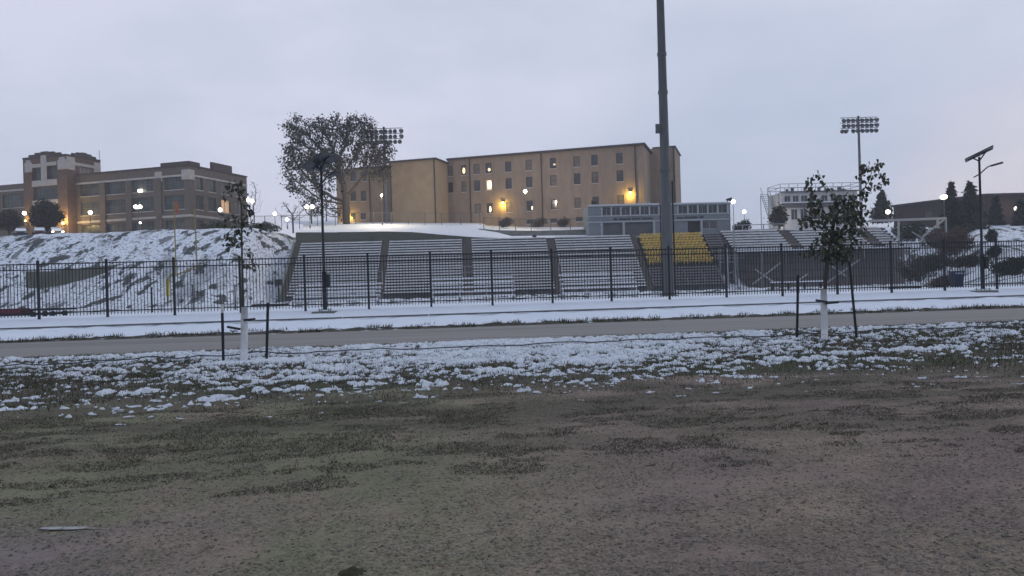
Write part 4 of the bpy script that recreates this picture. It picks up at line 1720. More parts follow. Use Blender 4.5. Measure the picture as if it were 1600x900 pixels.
# white rail frame at its right end
fr2 = Frame(at(1360, 385, 103), 0)
m = MB()
for px0, py0, px1, py1, w in ((1358, 345, 1478, 341, .26), (1404, 346, 1404, 376, .20), (1465, 343, 1466, 388, .26), (1476, 342, 1442, 370, .20), (1442, 370, 1436, 392, .16), (1425, 362, 1452, 380, .12)):
    (xa, za), (xb, zb) = fr2.fx(px0, py0), fr2.fx(px1, py1)
    m.bar((xa, 0, za), (xb, 0, zb), w, w)
(xa, za), (xb, zb) = fr2.fx(1358, 345), fr2.fx(1478, 341)
m.bar((xa, 1.8, za), (xb, 1.8, zb), .1)
for x in (xa, xb):
    m.bar((x, 0, za), (x, 1.8, za), .1)
    m.bar((x, 1.8, za), (x, 1.8, -1.5), .12)
m.bar((xb, 0, zb), (xb, 0, -.6), .14)
tag(m.build('steel_frame', mat('pale_grey_rail', (.40, .40, .38), (.33, .33, .32)), None, fr2.C), 'pale steel rail frame with a diagonal strut at the right end of the grandstand', 'railing')

# low bench with snow before the grandstand
p = at(1205, 437, 84)
m = thing('long_bench', 'long low snow topped bench in front of the raised grandstand', 'bench', (p.x, p.y, tz(p.x, p.y)), .05)
Lb = (1288 - 1205) * 84 / F
MB().box(0, Lb, 0, .4, .62, .72).build('seat', M_DARK, m)
MB().box(.02, Lb - .02, .02, .38, .721, .86).build('snow_cover', M_SNOW, m)
for k in range(4):
    MB().box(.1 + (Lb - .4) * k / 3, .25 + (Lb - .4) * k / 3, .05, .35, -.05, .62).build('leg', M_DARK, m)

# ------------------------------------------------------------------ press box behind the stand


def wall_open(mb_, x0, x1, z0, z1, ops, y=0.0, depth=.18):
    """front wall with real openings (x0,x1,z0,z1) and their reveals"""
    xs = sorted({x0, x1, *[v for o in ops for v in o[:2]]})
    zs = sorted({z0, z1, *[v for o in ops for v in o[2:4]]})
    for i in range(len(xs) - 1):
        for j in range(len(zs) - 1):
            cx, cz = (xs[i] + xs[i + 1]) / 2, (zs[j] + zs[j + 1]) / 2
            if any(o[0] < cx < o[1] and o[2] < cz < o[3] for o in ops):
                continue
            mb_.quad((xs[i], y, zs[j]), (xs[i + 1], y, zs[j]), (xs[i + 1], y, zs[j + 1]), (xs[i], y, zs[j + 1]))
    for (a, b, c, d) in [o[:4] for o in ops]:
        mb_.quad((a, y, c), (a, y + depth, c), (b, y + depth, c), (b, y, c))
        mb_.quad((a, y, d), (b, y, d), (b, y + depth, d), (a, y + depth, d))
        mb_.quad((a, y, c), (a, y, d), (a, y + depth, d), (a, y + depth, c))
        mb_.quad((b, y, c), (b, y + depth, c), (b, y + depth, d), (b, y, d))


def window(parent, a, b, c, d, y=0.0, depth=.16, fm=None, pm_=None, split=1, fw=.07, rail=True, sill=None):
    f = MB()
    fm = fm or M_FRAME
    yy0, yy1 = y + depth - .07, y + depth - .015
    f.box(a, a + fw, yy0, yy1, c, d)
    f.box(b - fw, b, yy0, yy1, c, d)
    f.box(a + fw, b - fw, yy0, yy1, c, c + fw)
    f.box(a + fw, b - fw, yy0, yy1, d - fw, d)
    for k in range(1, split):
        x = a + (b - a) * k / split
        f.box(x - fw * .4, x + fw * .4, yy0 + .003, yy1 - .003, c + fw, d - fw)
    if rail:
        zz = (c + d) / 2
        f.box(a + fw, b - fw, yy0 + .005, yy1 - .005, zz - fw * .4, zz + fw * .4)
    fo = f.build('window', fm, parent)
    g_ = MB()
    g_.quad((a, y + depth - .03, c), (b, y + depth - .03, c), (b, y + depth - .03, d), (a, y + depth - .03, d))
    g_.build('pane', pm_ or M_GLASS, fo)
    if sill:
        s_ = MB().box(a - .08, b + .08, y - .07, y + .04, c - .12, c - .003)
        s_.build('sill', sill, fo)
    return fo


M_PRESS = mat('blue_grey_siding', (.20, .225, .245), (.165, .185, .205), scale=1.0, rough=.75)
M_TRIM = mat('pale_trim', (.42, .45, .46), (.36, .385, .40), rough=.6)


def press_box():
    Y = 113.2
    C = on_line(920, 366, Y, ST)
    C.z -= 1.0
    fr = Frame(C, math.atan(ST))
    W = fr.fx(1142, 366)[0]
    zt = fr.fx(980, 320)[1]
    zw1, zw0 = fr.fx(980, 323.2)[1], fr.fx(980, 335.8)[1]
    zb = fr.fx(980, 345.5)[1]
    z0 = fr.fx(980, 368)[1]
    t = thing('press_box', 'long blue grey press box with a band of windows and lettering, behind the tall mast', 'press box', C, fr.rz)
    ops = []
    for i in range(6):
        a, b = fr.fx(941 + i * 14.9, 330)[0], fr.fx(941 + i * 14.9 + 13.6, 330)[0]
        ops.append((a, b, zw0, zw1))
    for i in range(5):
        a, b = fr.fx(1060 + i * 15.6, 330)[0], fr.fx(1060 + i * 15.6 + 14.2, 330)[0]
        ops.append((a, b, zw0, zw1))
    low = [(fr.fx(943, 355)[0], fr.fx(972, 355)[0], z0, zb - .22), (fr.fx(977, 355)[0], fr.fx(1020, 355)[0], z0, zb - .22),
           (fr.fx(1075, 355)[0], fr.fx(1094, 355)[0], z0 - .2, zb - .25), (fr.fx(1098, 355)[0], fr.fx(1121, 355)[0], z0 + .7, zb - .25)]
    w = MB()
    wall_open(w, 0, W, 0, zt, ops + low, 0, .3)
    w.quad((0, 0, 0), (0, 0, zt), (0, 5, zt), (0, 5, 0))
    w.quad((W, 0, 0), (W, 5, 0), (W, 5, zt), (W, 0, zt))
    w.quad((0, 5, 0), (0, 5, zt), (W, 5, zt), (W, 5, 0))
    w.quad((0, 0, zt), (W, 0, zt), (W, 5, zt), (0, 5, zt))
    w.build('wall', M_PRESS, t)
    for o in ops:
        window(t, *o, 0, .3, M_TRIM, mat('press_glass', (.035, .042, .048), (.07, .08, .088), scale=.8, rough=.2), 2, .05, False)
    for o in low[:2]:
        g_ = MB()
        g_.quad((o[0], .29, o[2]), (o[1], .29, o[2]), (o[1], .29, o[3]), (o[0], .29, o[3]))
        g_.build('shutter', mat('dull_shutter', (.085, .095, .10), (.11, .12, .125), scale=.9), t)
    d = low[2]
    MB().box(d[0], d[1], .24, .28, d[2], d[3]).build('door', M_DARK, t)
    window(t, *low[3], 0, .28, M_TRIM, M_GLASS, 2, .06, False)
    m = MB()
    m.box(-.1, W + .1, -.12, -.003, zb - .14, zb + .02)
    m.box(-.05, W + .05, -.09, -.003, zw0 - .17, zw0 - .04)
    for px in (940, 974.5, 1022, 1096):
        x = fr.fx(px, 355)[0]
        m.box(x - .13, x + .13, -.11, -.004, 0, zb - .141)
    m.box(-.12, W + .12, -.15, -.003, zt - .16, zt + .02)
    for i in range(7):
        x = fr.fx(940.3 + i * 14.9, 330)[0]
        m.box(x - .09, x + .09, -.06, -.003, zw0 - .039, zw1 + .03)
    for i in range(6):
        x = fr.fx(1059.2 + i * 15.6, 330)[0]
        m.box(x - .09, x + .09, -.06, -.003, zw0 - .039, zw1 + .03)
    m.build('trim', M_TRIM, t)
    # lettering on the fascia, too small in the photograph to be read
    m = MB()
    zl = (zb + zw0 - .15) / 2 - .02
    for grp in ((959, 965, 3), (967.5, 986, 8), (987.5, 1001, 6), (1003, 1020, 7), (1058, 1068, 4), (1070, 1091, 9), (1094, 1100, 3)):
        for i in range(grp[2]):
            pa = grp[0] + (grp[1] - grp[0]) * i / grp[2]
            xa, xb = fr.fx(pa, 341)[0], fr.fx(pa + (grp[1] - grp[0]) / grp[2] * .72, 341)[0]
            h = .23 if i == 0 or rnd.random() < .35 else .16
            m.box(xa, xa + .05, -.05, -.003, zl - .16, zl - .16 + h + .08)
            m.box(xa + .052, xb, -.05, -.003, zl + (.0 if rnd.random() < .5 else -.16), zl + .05)
            m.box(xb - .05, xb - .001, -.051, -.004, zl - .16, zl - .002)
    m.build('lettering', mat('dark_lettering', (.02, .028, .026), (.03, .036, .034)), t)
    s_ = MB().box(.2, W - .2, .05, 4.9, zt + .003, zt + .12)
    s_.build('roof_snow', M_SNOW, t)
    for px, side in ((931, -1), (1139, 1)):
        x = fr.fx(px, 320)[0]
        m = MB()
        m.bar((x, .6, zt), (x, .6, zt + .35), .1)
        m.tube([(x + .55 * side, .4, zt + .5), (x - .25 * side, .5, zt + .45)], [.30, .10], 10)
        m.build('horn_speaker', M_IRON, t)
    m = MB()
    for px in (1000, 1012, 1017):
        x = fr.fx(px, 315)[0]
        m.tube([(x, 1.2, zt), (x, 1.2, zt + .5)], .09, 8)
    m.build('roof_vent', M_STEEL, t)


press_box()


def tower_box():
    Y = 124.0
    C = on_line(1222, 356, Y, ST)
    C.z -= 1.2
    fr = Frame(C, math.atan(ST))
    W = fr.fx(1341, 356)[0]
    z = lambda py: fr.fx(1240, py)[1]
    zr = z(300.5)
    t = thing('press_tower', 'white three level press tower with a railed flat roof behind the right young tree', 'press box', C, fr.rz)
    ops = []
    xs = [(1226, 1235.5), (1239, 1248.5), (1252, 1262), (1266, 1275), (1284, 1294), (1298, 1308), (1312, 1322), (1326, 1336)]
    for a, b in xs:
        ops.append((fr.fx(a, 311)[0], fr.fx(b, 311)[0], z(315.5), z(305.5)))
    lo = [(1236.5, 1247), (1251, 1262), (1268, 1282), (1296, 1312), (1318, 1332)]
    for a, b in lo:
        ops.append((fr.fx(a, 336)[0], fr.fx(b, 336)[0], z(343.5), z(326.5)))
    w = MB()
    wall_open(w, 0, W, 0, zr, ops, 0, .2)
    D = 5.0
    w.quad((0, 0, 0), (0, 0, zr), (0, D, zr), (0, D, 0))
    w.quad((W, 0, 0), (W, D, 0), (W, D, zr), (W, 0, zr))
    w.quad((0, D, 0), (0, D, zr), (W, D, zr), (W, D, 0))
    w.quad((0, 0, zr), (W, 0, zr), (W, D, zr), (0, D, zr))
    w.build('wall', mat('white_siding', (.50, .50, .50), (.42, .425, .43), scale=1.5, rough=.7), t)
    for o in ops:
        window(t, *o, 0, .2, M_WHITE, mat('press_glass', ONE), 2, .05, False)
    m = MB()
    m.box(-.3, W + .3, -.9, -.003, z(319.5), z(318))
    m.box(-.2, W + .2, -.3, -.003, z(324.5), z(322.5))
    m.box(-.3, W + .3, -.35, -.003, zr - .02, zr + .16)
    m.build('ledge', mat('dark_ledge', (.09, .10, .11), (.13, .14, .15)), t)
    MB().box(-.28, W + .28, -.88, -.01, z(318) + .002, z(318) + .10).build('ledge_snow', M_SNOW, t)
    m = MB()
    h = z(287.5) - zr
    for k in range(10):
        x = -.25 + (W + .5) * k / 9
        m.bar((x, -.3, zr), (x, -.3, zr + h), .07)
        m.bar((x, D, zr), (x, D, zr + h), .07)
    for q in (h, h * .55):
        for y in (-.3, D):
            m.bar((-.25, y, zr + q), (W + .25, y, zr + q), .08)
        for x in (-.25, W + .25):
            m.bar((x, -.3, zr + q), (x, D, zr + q), .07)
    m.build('roof_rail', M_STEEL, t)
    for k in range(8):
        x = .4 + (W - 1.4) * (k + rnd.uniform(.1, .8)) / 8
        MB().box(x, x + rnd.uniform(.3, .7), .8, 1.0, zr + .01, zr + rnd.uniform(.5, 1.0)).build('roof_equipment', M_POLE, t)
    # open stair at the left end
    m = MB()
    for k in range(16):
        m.box(-1.45, -.25, .6 + k * .26, .84 + k * .26, z(350) + k * .35, z(350) + k * .35 + .06)
    for x in (-1.5, -.22):
        m.bar((x, .6, z(352)), (x, 4.8, z(352) + 5.6), .09)
        m.bar((x, .6, z(352) + 1), (x, 4.8, z(352) + 6.6), .07)
        for y in (.6, 4.8):
            m.bar((x, y, 0), (x, y, z(300)), .10)
    m.build('stair', M_STEEL, t)
    return t


tower_box()
bare_tree(1217, 356, 121, 36, 24, 'small lit leafy tree at the left corner of the white press tower', leaves=14, lm=M_LEAFO, lsize=.26, name='tree', den=.6)

# ------------------------------------------------------------------ tan residence hall
CR = math.radians(-17)


def point_light(parent, loc, energy, color, size=.15, name='bulb_or_fill'):
    l_ = bpy.data.lights.new(name, 'POINT')
    l_.energy, l_.color, l_.shadow_soft_size = energy, color, size
    o = bpy.data.objects.new(name, l_)
    COL.objects.link(o)
    o.parent = parent
    o.location = loc
    return o


def dorm():
    C = at(1005, 226, 125)
    ztop = C.z
    C.z = 10.4
    fr = Frame(C, CR)
    H = ztop - C.z
    t = thing('residence_hall', 'long tan brick residence hall on the hill with a few lit windows', 'building', C, CR)
    xl = fr.fx(700, 300)[0]
    rows = [(20.7, 22.4), (17.9, 19.65), (14.1, 15.75)]
    cols = [704, 725, 745.5, 764, 795, 827, 865, 902, 930, 969]
    ops, info, glows = [], [], []
    M_LITHOT = GLOW('bright_lit_room', (1.0, .80, .48), 3.0)
    for r, (a, b) in enumerate(rows):
        for i, px in enumerate(cols):
            if r == 2 and i < 2:
                continue
            x = fr.fx(px, 290)[0]
            hw = .44 if i < 2 else .52
            ops.append((x - hw, x + hw, a - C.z, b - C.z))
            lit = {(1, 3): M_LITDIM}.get((r, i))
            glow = {(0, 1): (.2, .8, .15, .75, M_LITPANE), (0, 3): (.35, .8, .2, .55, M_LITPANE), (1, 3): (.22, .95, .15, .9, M_LITHOT), (2, 3): (.4, .75, .1, .7, M_LITHOT), (2, 5): (.72, .98, .1, .45, M_LITHOT), (0, 6): (.5, .9, .3, .5, M_LITDIM)}.get((r, i))
            if glow:
                glows.append((ops[-1], glow))
            info.append(lit or (M_BLIND if (r * 7 + i * 3) % 5 < 2 else M_GLASS))
    for px in (865, 905, 828):
        x = fr.fx(px, 343)[0]
        ops.append((x - .55, x + .55, 11.95 - C.z, 12.65 - C.z))
        info.append(M_GLASS)
    w = MB()
    wall_open(w, xl, 0, -1, H, ops)
    D = 13
    w.quad((0, 0, -1), (0, D, -1), (0, D, H), (0, 0, H))
    w.quad((xl, D, -1), (xl, D, H), (0, D, H), (0, D, -1))
    w.quad((xl, 0, H), (0, 0, H), (0, D, H), (xl, D, H))
    w.build('wall', M_TANB, t)
    for o, p in zip(ops, info):
        wo_ = window(t, *o, fm=M_FRAME, pm_=p, sill=M_STONE)
        for (q, g5) in glows:
            if q == o:
                xa, xb = q[0] + (q[1] - q[0]) * g5[0], q[0] + (q[1] - q[0]) * g5[1]
                za, zb = q[2] + (q[3] - q[2]) * g5[2], q[2] + (q[3] - q[2]) * g5[3]
                m = MB()
                k8 = [(xa + (xb - xa) * (.5 + .5 * math.cos(v * math.pi / 5)), .128, za + (zb - za) * (.5 + .5 * math.sin(v * math.pi / 5))) for v in range(10)]
                m.add(k8, [tuple(range(10))])
                m.build('room_light', g5[4], wo_)
    r_ = MB()
    r_.box(xl - .0, .35, -.45, D + .4, H - .03, H + .22)
    r_.build('roof', M_ROOF, t)
    MB().box(xl + .1, .25, -.35, D + .3, H + .223, H + .30).build('roof_snow', M_SNOW, t)
    for px in (735, 847, 994):
        x = fr.fx(px, 300)[0]
        m = MB()
        m.tube([(x, -.12, -.5), (x, -.12, H - .06)], .085, 8)
        for z in (2, 5, 8):
            m.box(x - .14, x + .14, -.14, -.004, z, z + .08)
        m.build('drainpipe', M_FRAME, t)
    # wing set back at the right end
    ys = 9.0
    xr = fr.fx(1055.5, 290, ys)[0]
    H2 = fr.fx(1030, 231.5, ys)[1]
    w = MB()
    w.box(.003, xr, ys, ys + 10, -1, H2)
    w.build('end_wing', M_TANB, t)
    m = MB().box(.36, xr + .2, ys - .2, ys + 10.2, H2 + .003, H2 + .2)
    m.build('end_wing_roof', M_ROOF, t)
    m = MB().tube([(xr - .12, ys - .1, 0), (xr - .12, ys - .1, H2)], .14, 8)
    m.build('drainpipe', M_FRAME, t)
    # forward wing with the blank lit wall
    y1 = fr.fy(681, 300, xl)[0]
    H3 = fr.fx(680, 249, y1)[1]
    xw = fr.fx(610, 300, y1)[0]
    w = MB()
    w.box(xw, xl - .004, y1, 8, -1, H3)
    w.build('blank_wing', M_TANS, t)
    m = MB().box(xw - .3, xl + .35, y1 - .4, 8.3, H3 + .003, H3 + .22)
    m.build('wing_roof', M_ROOF, t)
    MB().box(xw - .2, xl + .25, y1 - .3, 8.2, H3 + .223, H3 + .30).build('roof_snow', M_SNOW, t)
    for x in (xw + .15, xl - .15):
        MB().tube([(x, y1 - .11, 0), (x, y1 - .11, H3)], .10, 8).build('drainpipe', M_FRAME, t)
    # recessed left part
    y2 = y1 + 2.6
    x2 = fr.fx(526, 300, y2)[0]
    H4 = fr.fx(590, 262, y2)[1]
    ops, info = [], []
    for px in (552, 568):
        for (pa, pb) in ((314, 298), (343, 333), (283, 268)):
            x = fr.fx(px, (pa + pb) / 2, y2)[0]
            zz0, zz1 = fr.fx(px, pa, y2)[1], fr.fx(px, pb, y2)[1]
            ops.append((x - .5, x + .5, zz0, zz1))
            info.append(M_GLASS)
    w = MB()
    wall_open(w, x2, xw - .004, -1, H4, ops, y2)
    w.quad((x2, y2, -1), (x2, y2, H4), (x2, 9, H4), (x2, 9, -1))
    w.quad((x2, y2, H4), (xw - .004, y2, H4), (xw - .004, 9, H4), (x2, 9, H4))
    w.build('left_wing', M_TANB, t)
    for o in ops:
        window(t, *o, y=y2, fm=M_FRAME, sill=M_STONE)
    m = MB().box(x2 - .3, xw - .31, y2 - .35, 9.2, H4 + .003, H4 + .2)
    m.build('wing_roof', M_ROOF, t)
    MB().box(x2 - .2, xw - .32, y2 - .25, 9.1, H4 + .203, H4 + .3).build('roof_snow', M_SNOW, t)
    for px in (578, 600):
        x = fr.fx(px, 300, y2)[0]
        MB().tube([(x, y2 - .11, 0), (x, y2 - .11, H4)], .09, 8).build('drainpipe', M_FRAME, t)
    # yellow wall lamps
    for px, py, yo, e in ((786, 317, 0, 260), (985, 301, 0, 300), (545, 336, y2, 260)):
        x, z = fr.fx(px, py, yo)
        m = MB()
        m.box(x - .22, x + .22, yo - .32, yo - .006, z + .16, z + .24)
        m.box(x - .2, x + .2, yo - .05, yo - .005, z - .16, z + .158)
        lo_ = m.build('wall_lamp_or_glint', M_FRAME, t)
        MB().ball((x, yo - .24, z), .19, 12, 8, .8).build('bulb_glass', M_BULBY, lo_, smooth=True)
        point_light(lo_, (x, yo - .66, z - .42), e, (1.0, .66, .12), .1)
    return fr, t


FRD, DORM = dorm()

# ------------------------------------------------------------------ brick hall with tower (left)


def brick_hall():
    C = at(295, 259, 125)
    ztop = C.z
    C.z = 9.9
    fr = Frame(C, CR)
    H = ztop - C.z
    t = thing('brick_hall', 'old red brown brick hall with a pale stone trimmed corner tower on the left hill', 'building', C, CR)
    zc = lambda py: fr.fx(262, py)[1]       # heights read at the right bay
    xt = fr.fx(120, 300)[0]                  # tower's right face
    # main front: bays of wide windows
    zr1 = (zc(297), zc(274))
    zr2 = (zc(328), zc(306))
    zr3 = (zc(362), zc(344))
    bays = [(126, 157), (166, 198), (206, 240), (258, 288)]
    ops = []
    for (a, b) in bays:
        xa, xb = fr.fx(a, 320)[0], fr.fx(b, 320)[0]
        for (z0, z1) in (zr1, zr2, zr3):
            ops.append((xa, xb, z0, z1))
    w = MB()
    wall_open(w, xt, 0, -1, H, ops, 0, .3)
    yr = fr.fy(386, 300, 0)[0]               # right end face length
    zs = [(zr1[0], zr1[1]), (zr2[0], zr2[1]), (zr3[0], zr3[1])]
    # end face seen from the right, with openings
    eops = []
    for (a, b) in ((306, 318), (326, 338), (346, 360), (367, 380)):
        ya, yb = fr.fy(a, 320, 0)[0], fr.fy(b, 320, 0)[0]
        for zz in zs:
            eops.append((ya, yb, zz[0], zz[1]))
    e = MB()
    wall_open(e, 0, yr, -1, H, eops, 0, .3)
    for v in e.v:
        pass
    w.add([(-v[1], v[0], v[2]) for v in e.v], e.f)
    w.quad((xt, yr, -1), (xt, yr, H), (0, yr, H), (0, yr, -1))
    w.quad((xt, 0, H), (0, 0, H), (0, yr, H), (xt, yr, H))
    w.build('wall', M_BRICKR, t)
    gl = mat('school_glass', (.05, .058, .054), (.095, .10, .095), scale=.55, rough=.25)
    wf = mat('grey_green_sash', (.11, .12, .115), (.14, .15, .145))
    for i, o in enumerate(ops):
        window(t, *o, 0, .3, wf, gl, 6 if o[1] - o[0] > 2.6 else 4, .08, True, M_STONE)
    # windows of the end face: own frames turned to that side
    for i, o in enumerate(eops):
        f = MB()
        a, b, c, d = o
        fw = .08
        f.box(-.29, -.22, a, a + fw, c, d)
        f.box(-.29, -.22, b - fw, b, c, d)
        f.box(-.29, -.22, a + fw, b - fw, c, c + fw)
        f.box(-.29, -.22, a + fw, b - fw, d - fw, d)
        f.box(-.285, -.225, (a + b) / 2 - .03, (a + b) / 2 + .03, c + fw, d - fw)
        fo = f.build('window', wf, t)
        g_ = MB()
        g_.quad((-.27, a, c), (-.27, b, c), (-.27, b, d), (-.27, a, d))
        lit = i == 7
        g_.build('pane', GLOW('faint_lit_room', (1.0, .62, .34), .22) if lit else gl, fo)
        MB().box(-.03, .07, a - .06, b + .06, c - .14, c - .003).build('sill', M_STONE, fo)
    # stone band courses
    m = MB()
    for (z0, z1, pr) in ((H - 1.55, H - 1.25, .09), (zc(340.5), zc(337), .10)):
        m.box(xt + .003, pr, -pr, -.003, z0, z1)
        m.box(.003, pr, 0, yr, z0, z1)
    m.build('stone_band', M_STONE, t)
    # parapet
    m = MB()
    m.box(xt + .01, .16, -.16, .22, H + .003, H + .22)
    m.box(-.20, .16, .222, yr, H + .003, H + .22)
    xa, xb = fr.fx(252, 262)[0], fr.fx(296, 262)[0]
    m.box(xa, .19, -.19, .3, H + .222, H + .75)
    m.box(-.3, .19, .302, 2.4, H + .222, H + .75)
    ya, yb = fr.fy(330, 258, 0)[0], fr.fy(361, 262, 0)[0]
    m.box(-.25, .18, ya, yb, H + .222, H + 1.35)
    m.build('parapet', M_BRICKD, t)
    m = MB()
    for px in (249, 291):
        x = fr.fx(px, 270)[0]
        m = MB()
        m.box(x - .8, x + .55 if px < 280 else .13, -.13, -.004, H - 2.1, H - .55)
        if px > 280:
            m.box(.004, .13, -.0041, 1.1, H - 2.1, H - .55)
        m.build('stone_block', M_STONE, t)
    # pilasters
    m = MB()
    for px in (161.5, 202, 249):
        x = fr.fx(px, 320)[0]
        m.box(x - .55, x + .55, -.22, -.004, -1, H - 1.56)
    m.build('pilaster', M_BRICKR, t)

    # tower
    yf = fr.fy(105, 300, xt)[0]
    yb_ = fr.fy(157, 262, xt)[0]
    Ht = fr.fx(105, 243, yf)[1]
    x0 = fr.fx(37, 300, yf)[0]
    tz_ = lambda py: fr.fx(71, py, yf)[1]
    xo0, xo1 = fr.fx(51, 300, yf)[0], fr.fx(90, 300, yf)[0]
    xm0, xm1 = fr.fx(65.5, 300, yf)[0], fr.fx(74.5, 300, yf)[0]
    tops = [(xo0, xm0, tz_(281), tz_(261)), (xm1, xo1 - .05, tz_(280), tz_(260)), (xo0, xo1, tz_(312), tz_(291)), (xo0 + .6, xo1 - .6, -.5, tz_(326))]
    w = MB()
    wall_open(w, x0, xt, -1, Ht, tops, yf, .45)
    w.quad((xt, yf, -1), (xt, yb_, -1), (xt, yb_, Ht), (xt, yf, Ht))
    w.quad((x0, yb_, -1), (x0, yb_, Ht), (xt, yb_, Ht), (xt, yb_, -1))
    w.quad((x0, yf, -1), (x0, yf, Ht), (x0, yb_, Ht), (x0, yb_, -1))
    w.quad((x0, yf, Ht), (xt, yf, Ht), (xt, yb_, Ht), (x0, yb_, Ht))
    to = w.build('tower', mat('tower_brick', (.165, .108, .078), (.12, .082, .062), scale=1.4, rough=.9, detail=8), t)
    for o in tops[:3]:
        window(to, *o, yf, .45, wf, gl, 5 if o[1] - o[0] > 3 else 3, .09, True)
    MB().box(tops[3][0], tops[3][1], yf + .4, yf + .44, tops[3][2], tops[3][3]).build('door', M_DARK, to)
    s_ = MB()
    pr = .10
    # stone: centre post, spandrels, capitals, frieze
    s_.box(xm0 + .02, xm1 - .02, yf - pr - .02, yf - .004, tz_(281), tz_(242.5))
    s_.box(xo0, xo1, yf - pr, yf - .004, tz_(290.5), tz_(281.2))
    s_.box(xo0, xm0 + .018, yf - pr, yf - .004, tz_(260.5), tz_(255))
    s_.box(xm1 - .018, xo1, yf - pr, yf - .004, tz_(259.5), tz_(254))
    s_.box(xo0, xo1, yf - pr, yf - .004, tz_(320), tz_(312.4))
    for (pa, pb) in ((39.5, 50.6), (91, 104.5)):
        a, b = fr.fx(pa, 260, yf)[0], fr.fx(pb, 260, yf)[0]
        s_.box(a, b, yf - pr - .05, yf - .004, tz_(267), tz_(252))
        s_.box(a + .3, b - .3, yf - pr - .04, yf - .004, tz_(252) + .002, tz_(248))
    ys0, ys1 = yf + .02, yb_ - .05
    for (q0, q1, za, zb2) in ((0, .23, tz_(267), tz_(247)), (.80, 1.0, tz_(267), tz_(249)), (.23, .80, tz_(259), tz_(254.5))):
        s_.box(xt + .004, xt + pr, ys0 + (ys1 - ys0) * q0, ys0 + (ys1 - ys0) * q1 - .004, za, zb2)
    s_.build('stone_trim', M_STONE, to)
    # stepped parapet
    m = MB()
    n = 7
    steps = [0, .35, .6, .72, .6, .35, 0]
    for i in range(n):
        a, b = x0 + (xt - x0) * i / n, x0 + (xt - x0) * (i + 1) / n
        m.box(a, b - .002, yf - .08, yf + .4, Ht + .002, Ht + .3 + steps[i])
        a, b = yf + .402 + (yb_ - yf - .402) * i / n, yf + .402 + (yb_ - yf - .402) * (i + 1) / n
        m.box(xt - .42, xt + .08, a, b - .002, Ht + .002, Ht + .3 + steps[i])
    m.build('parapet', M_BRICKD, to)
    # side windows of the tower
    m = MB()
    for q in (.36, .47, .58):
        ya = ys0 + (ys1 - ys0) * q
        m.box(xt + .002, xt + .03, ya, ya + (ys1 - ys0) * .09, tz_(277), tz_(261))
    m.build('window', gl, to)
    # west wing
    xw0 = x0 - 46
    wops = []
    for j in range(6):
        a = x0 - 1.2 - j * 7.4
        for (z0, z1) in ((tz_(318), tz_(296)), (tz_(350), tz_(328))):
            wops.append((a - 5.6, a, z0, z1))
    Hw = fr.fx(30, 287, 0)[1]
    w = MB()
    wall_open(w, xw0, x0 - .004, -1, Hw, wops, 0, .3)
    w.quad((xw0, 0, Hw), (x0 - .004, 0, Hw), (x0 - .004, 12, Hw), (xw0, 12, Hw))
    w.quad((xw0, 0, -1), (xw0, 0, Hw), (xw0, 12, Hw), (xw0, 12, -1))
    wo_ = w.build('west_wing', M_BRICKR, t)
    for o in wops:
        window(wo_, *o, 0, .3, wf, gl, 6, .08, True, M_STONE)
    MB().box(xw0, x0 - .006, -.1, -.004, Hw - 1.2, Hw - .9).build('stone_band', M_STONE, wo_)
    # lit wall spot at the tower foot and a window reflection as a glowing block on the front
    for (px, py, yo, e) in ((103, 350, yf, 520), (44, 346, yf, 200)):
        x, z = fr.fx(px, py, yo)
        m = MB().box(x - .15, x + .15, yo - .7, yo - .4, z - .3, z - .1)
        lo_ = m.build('flood_lamp', M_IRON, t)
        MB().ball((x, yo - .55, z + .05), .16 if e > 100 else .08, 10, 8).build('bulb_glass', M_BULBY, lo_, smooth=True)
        point_light(lo_, (x, yo - 1.0, z + .35), e, (1.0, .68, .22), .15)
    x, z = fr.fx(220, 298)
    m = MB().box(x - .35, x + .35, -.22, -.005, z - .2, z + .2)
    lo_ = m.build('wall_lamp_or_glint', M_BULB, t)  # window reflection made as a glowing block, not a lamp
    x, z = fr.fx(125, 300)
    point_light(t, (x + .5, -3.5, z - 5), 520, (1.0, .66, .26), .3)  # warm fill light added without a fixture, tints the tower and pilasters
    # aerial and lightning rod
    m = MB().tube([(xt - 1, 6, Ht), (xt - 1, 6, Ht + 2.2)], .04, 6)
    m.build('aerial', M_IRON, to)


brick_hall()

# ------------------------------------------------------------------ low brick hall far right


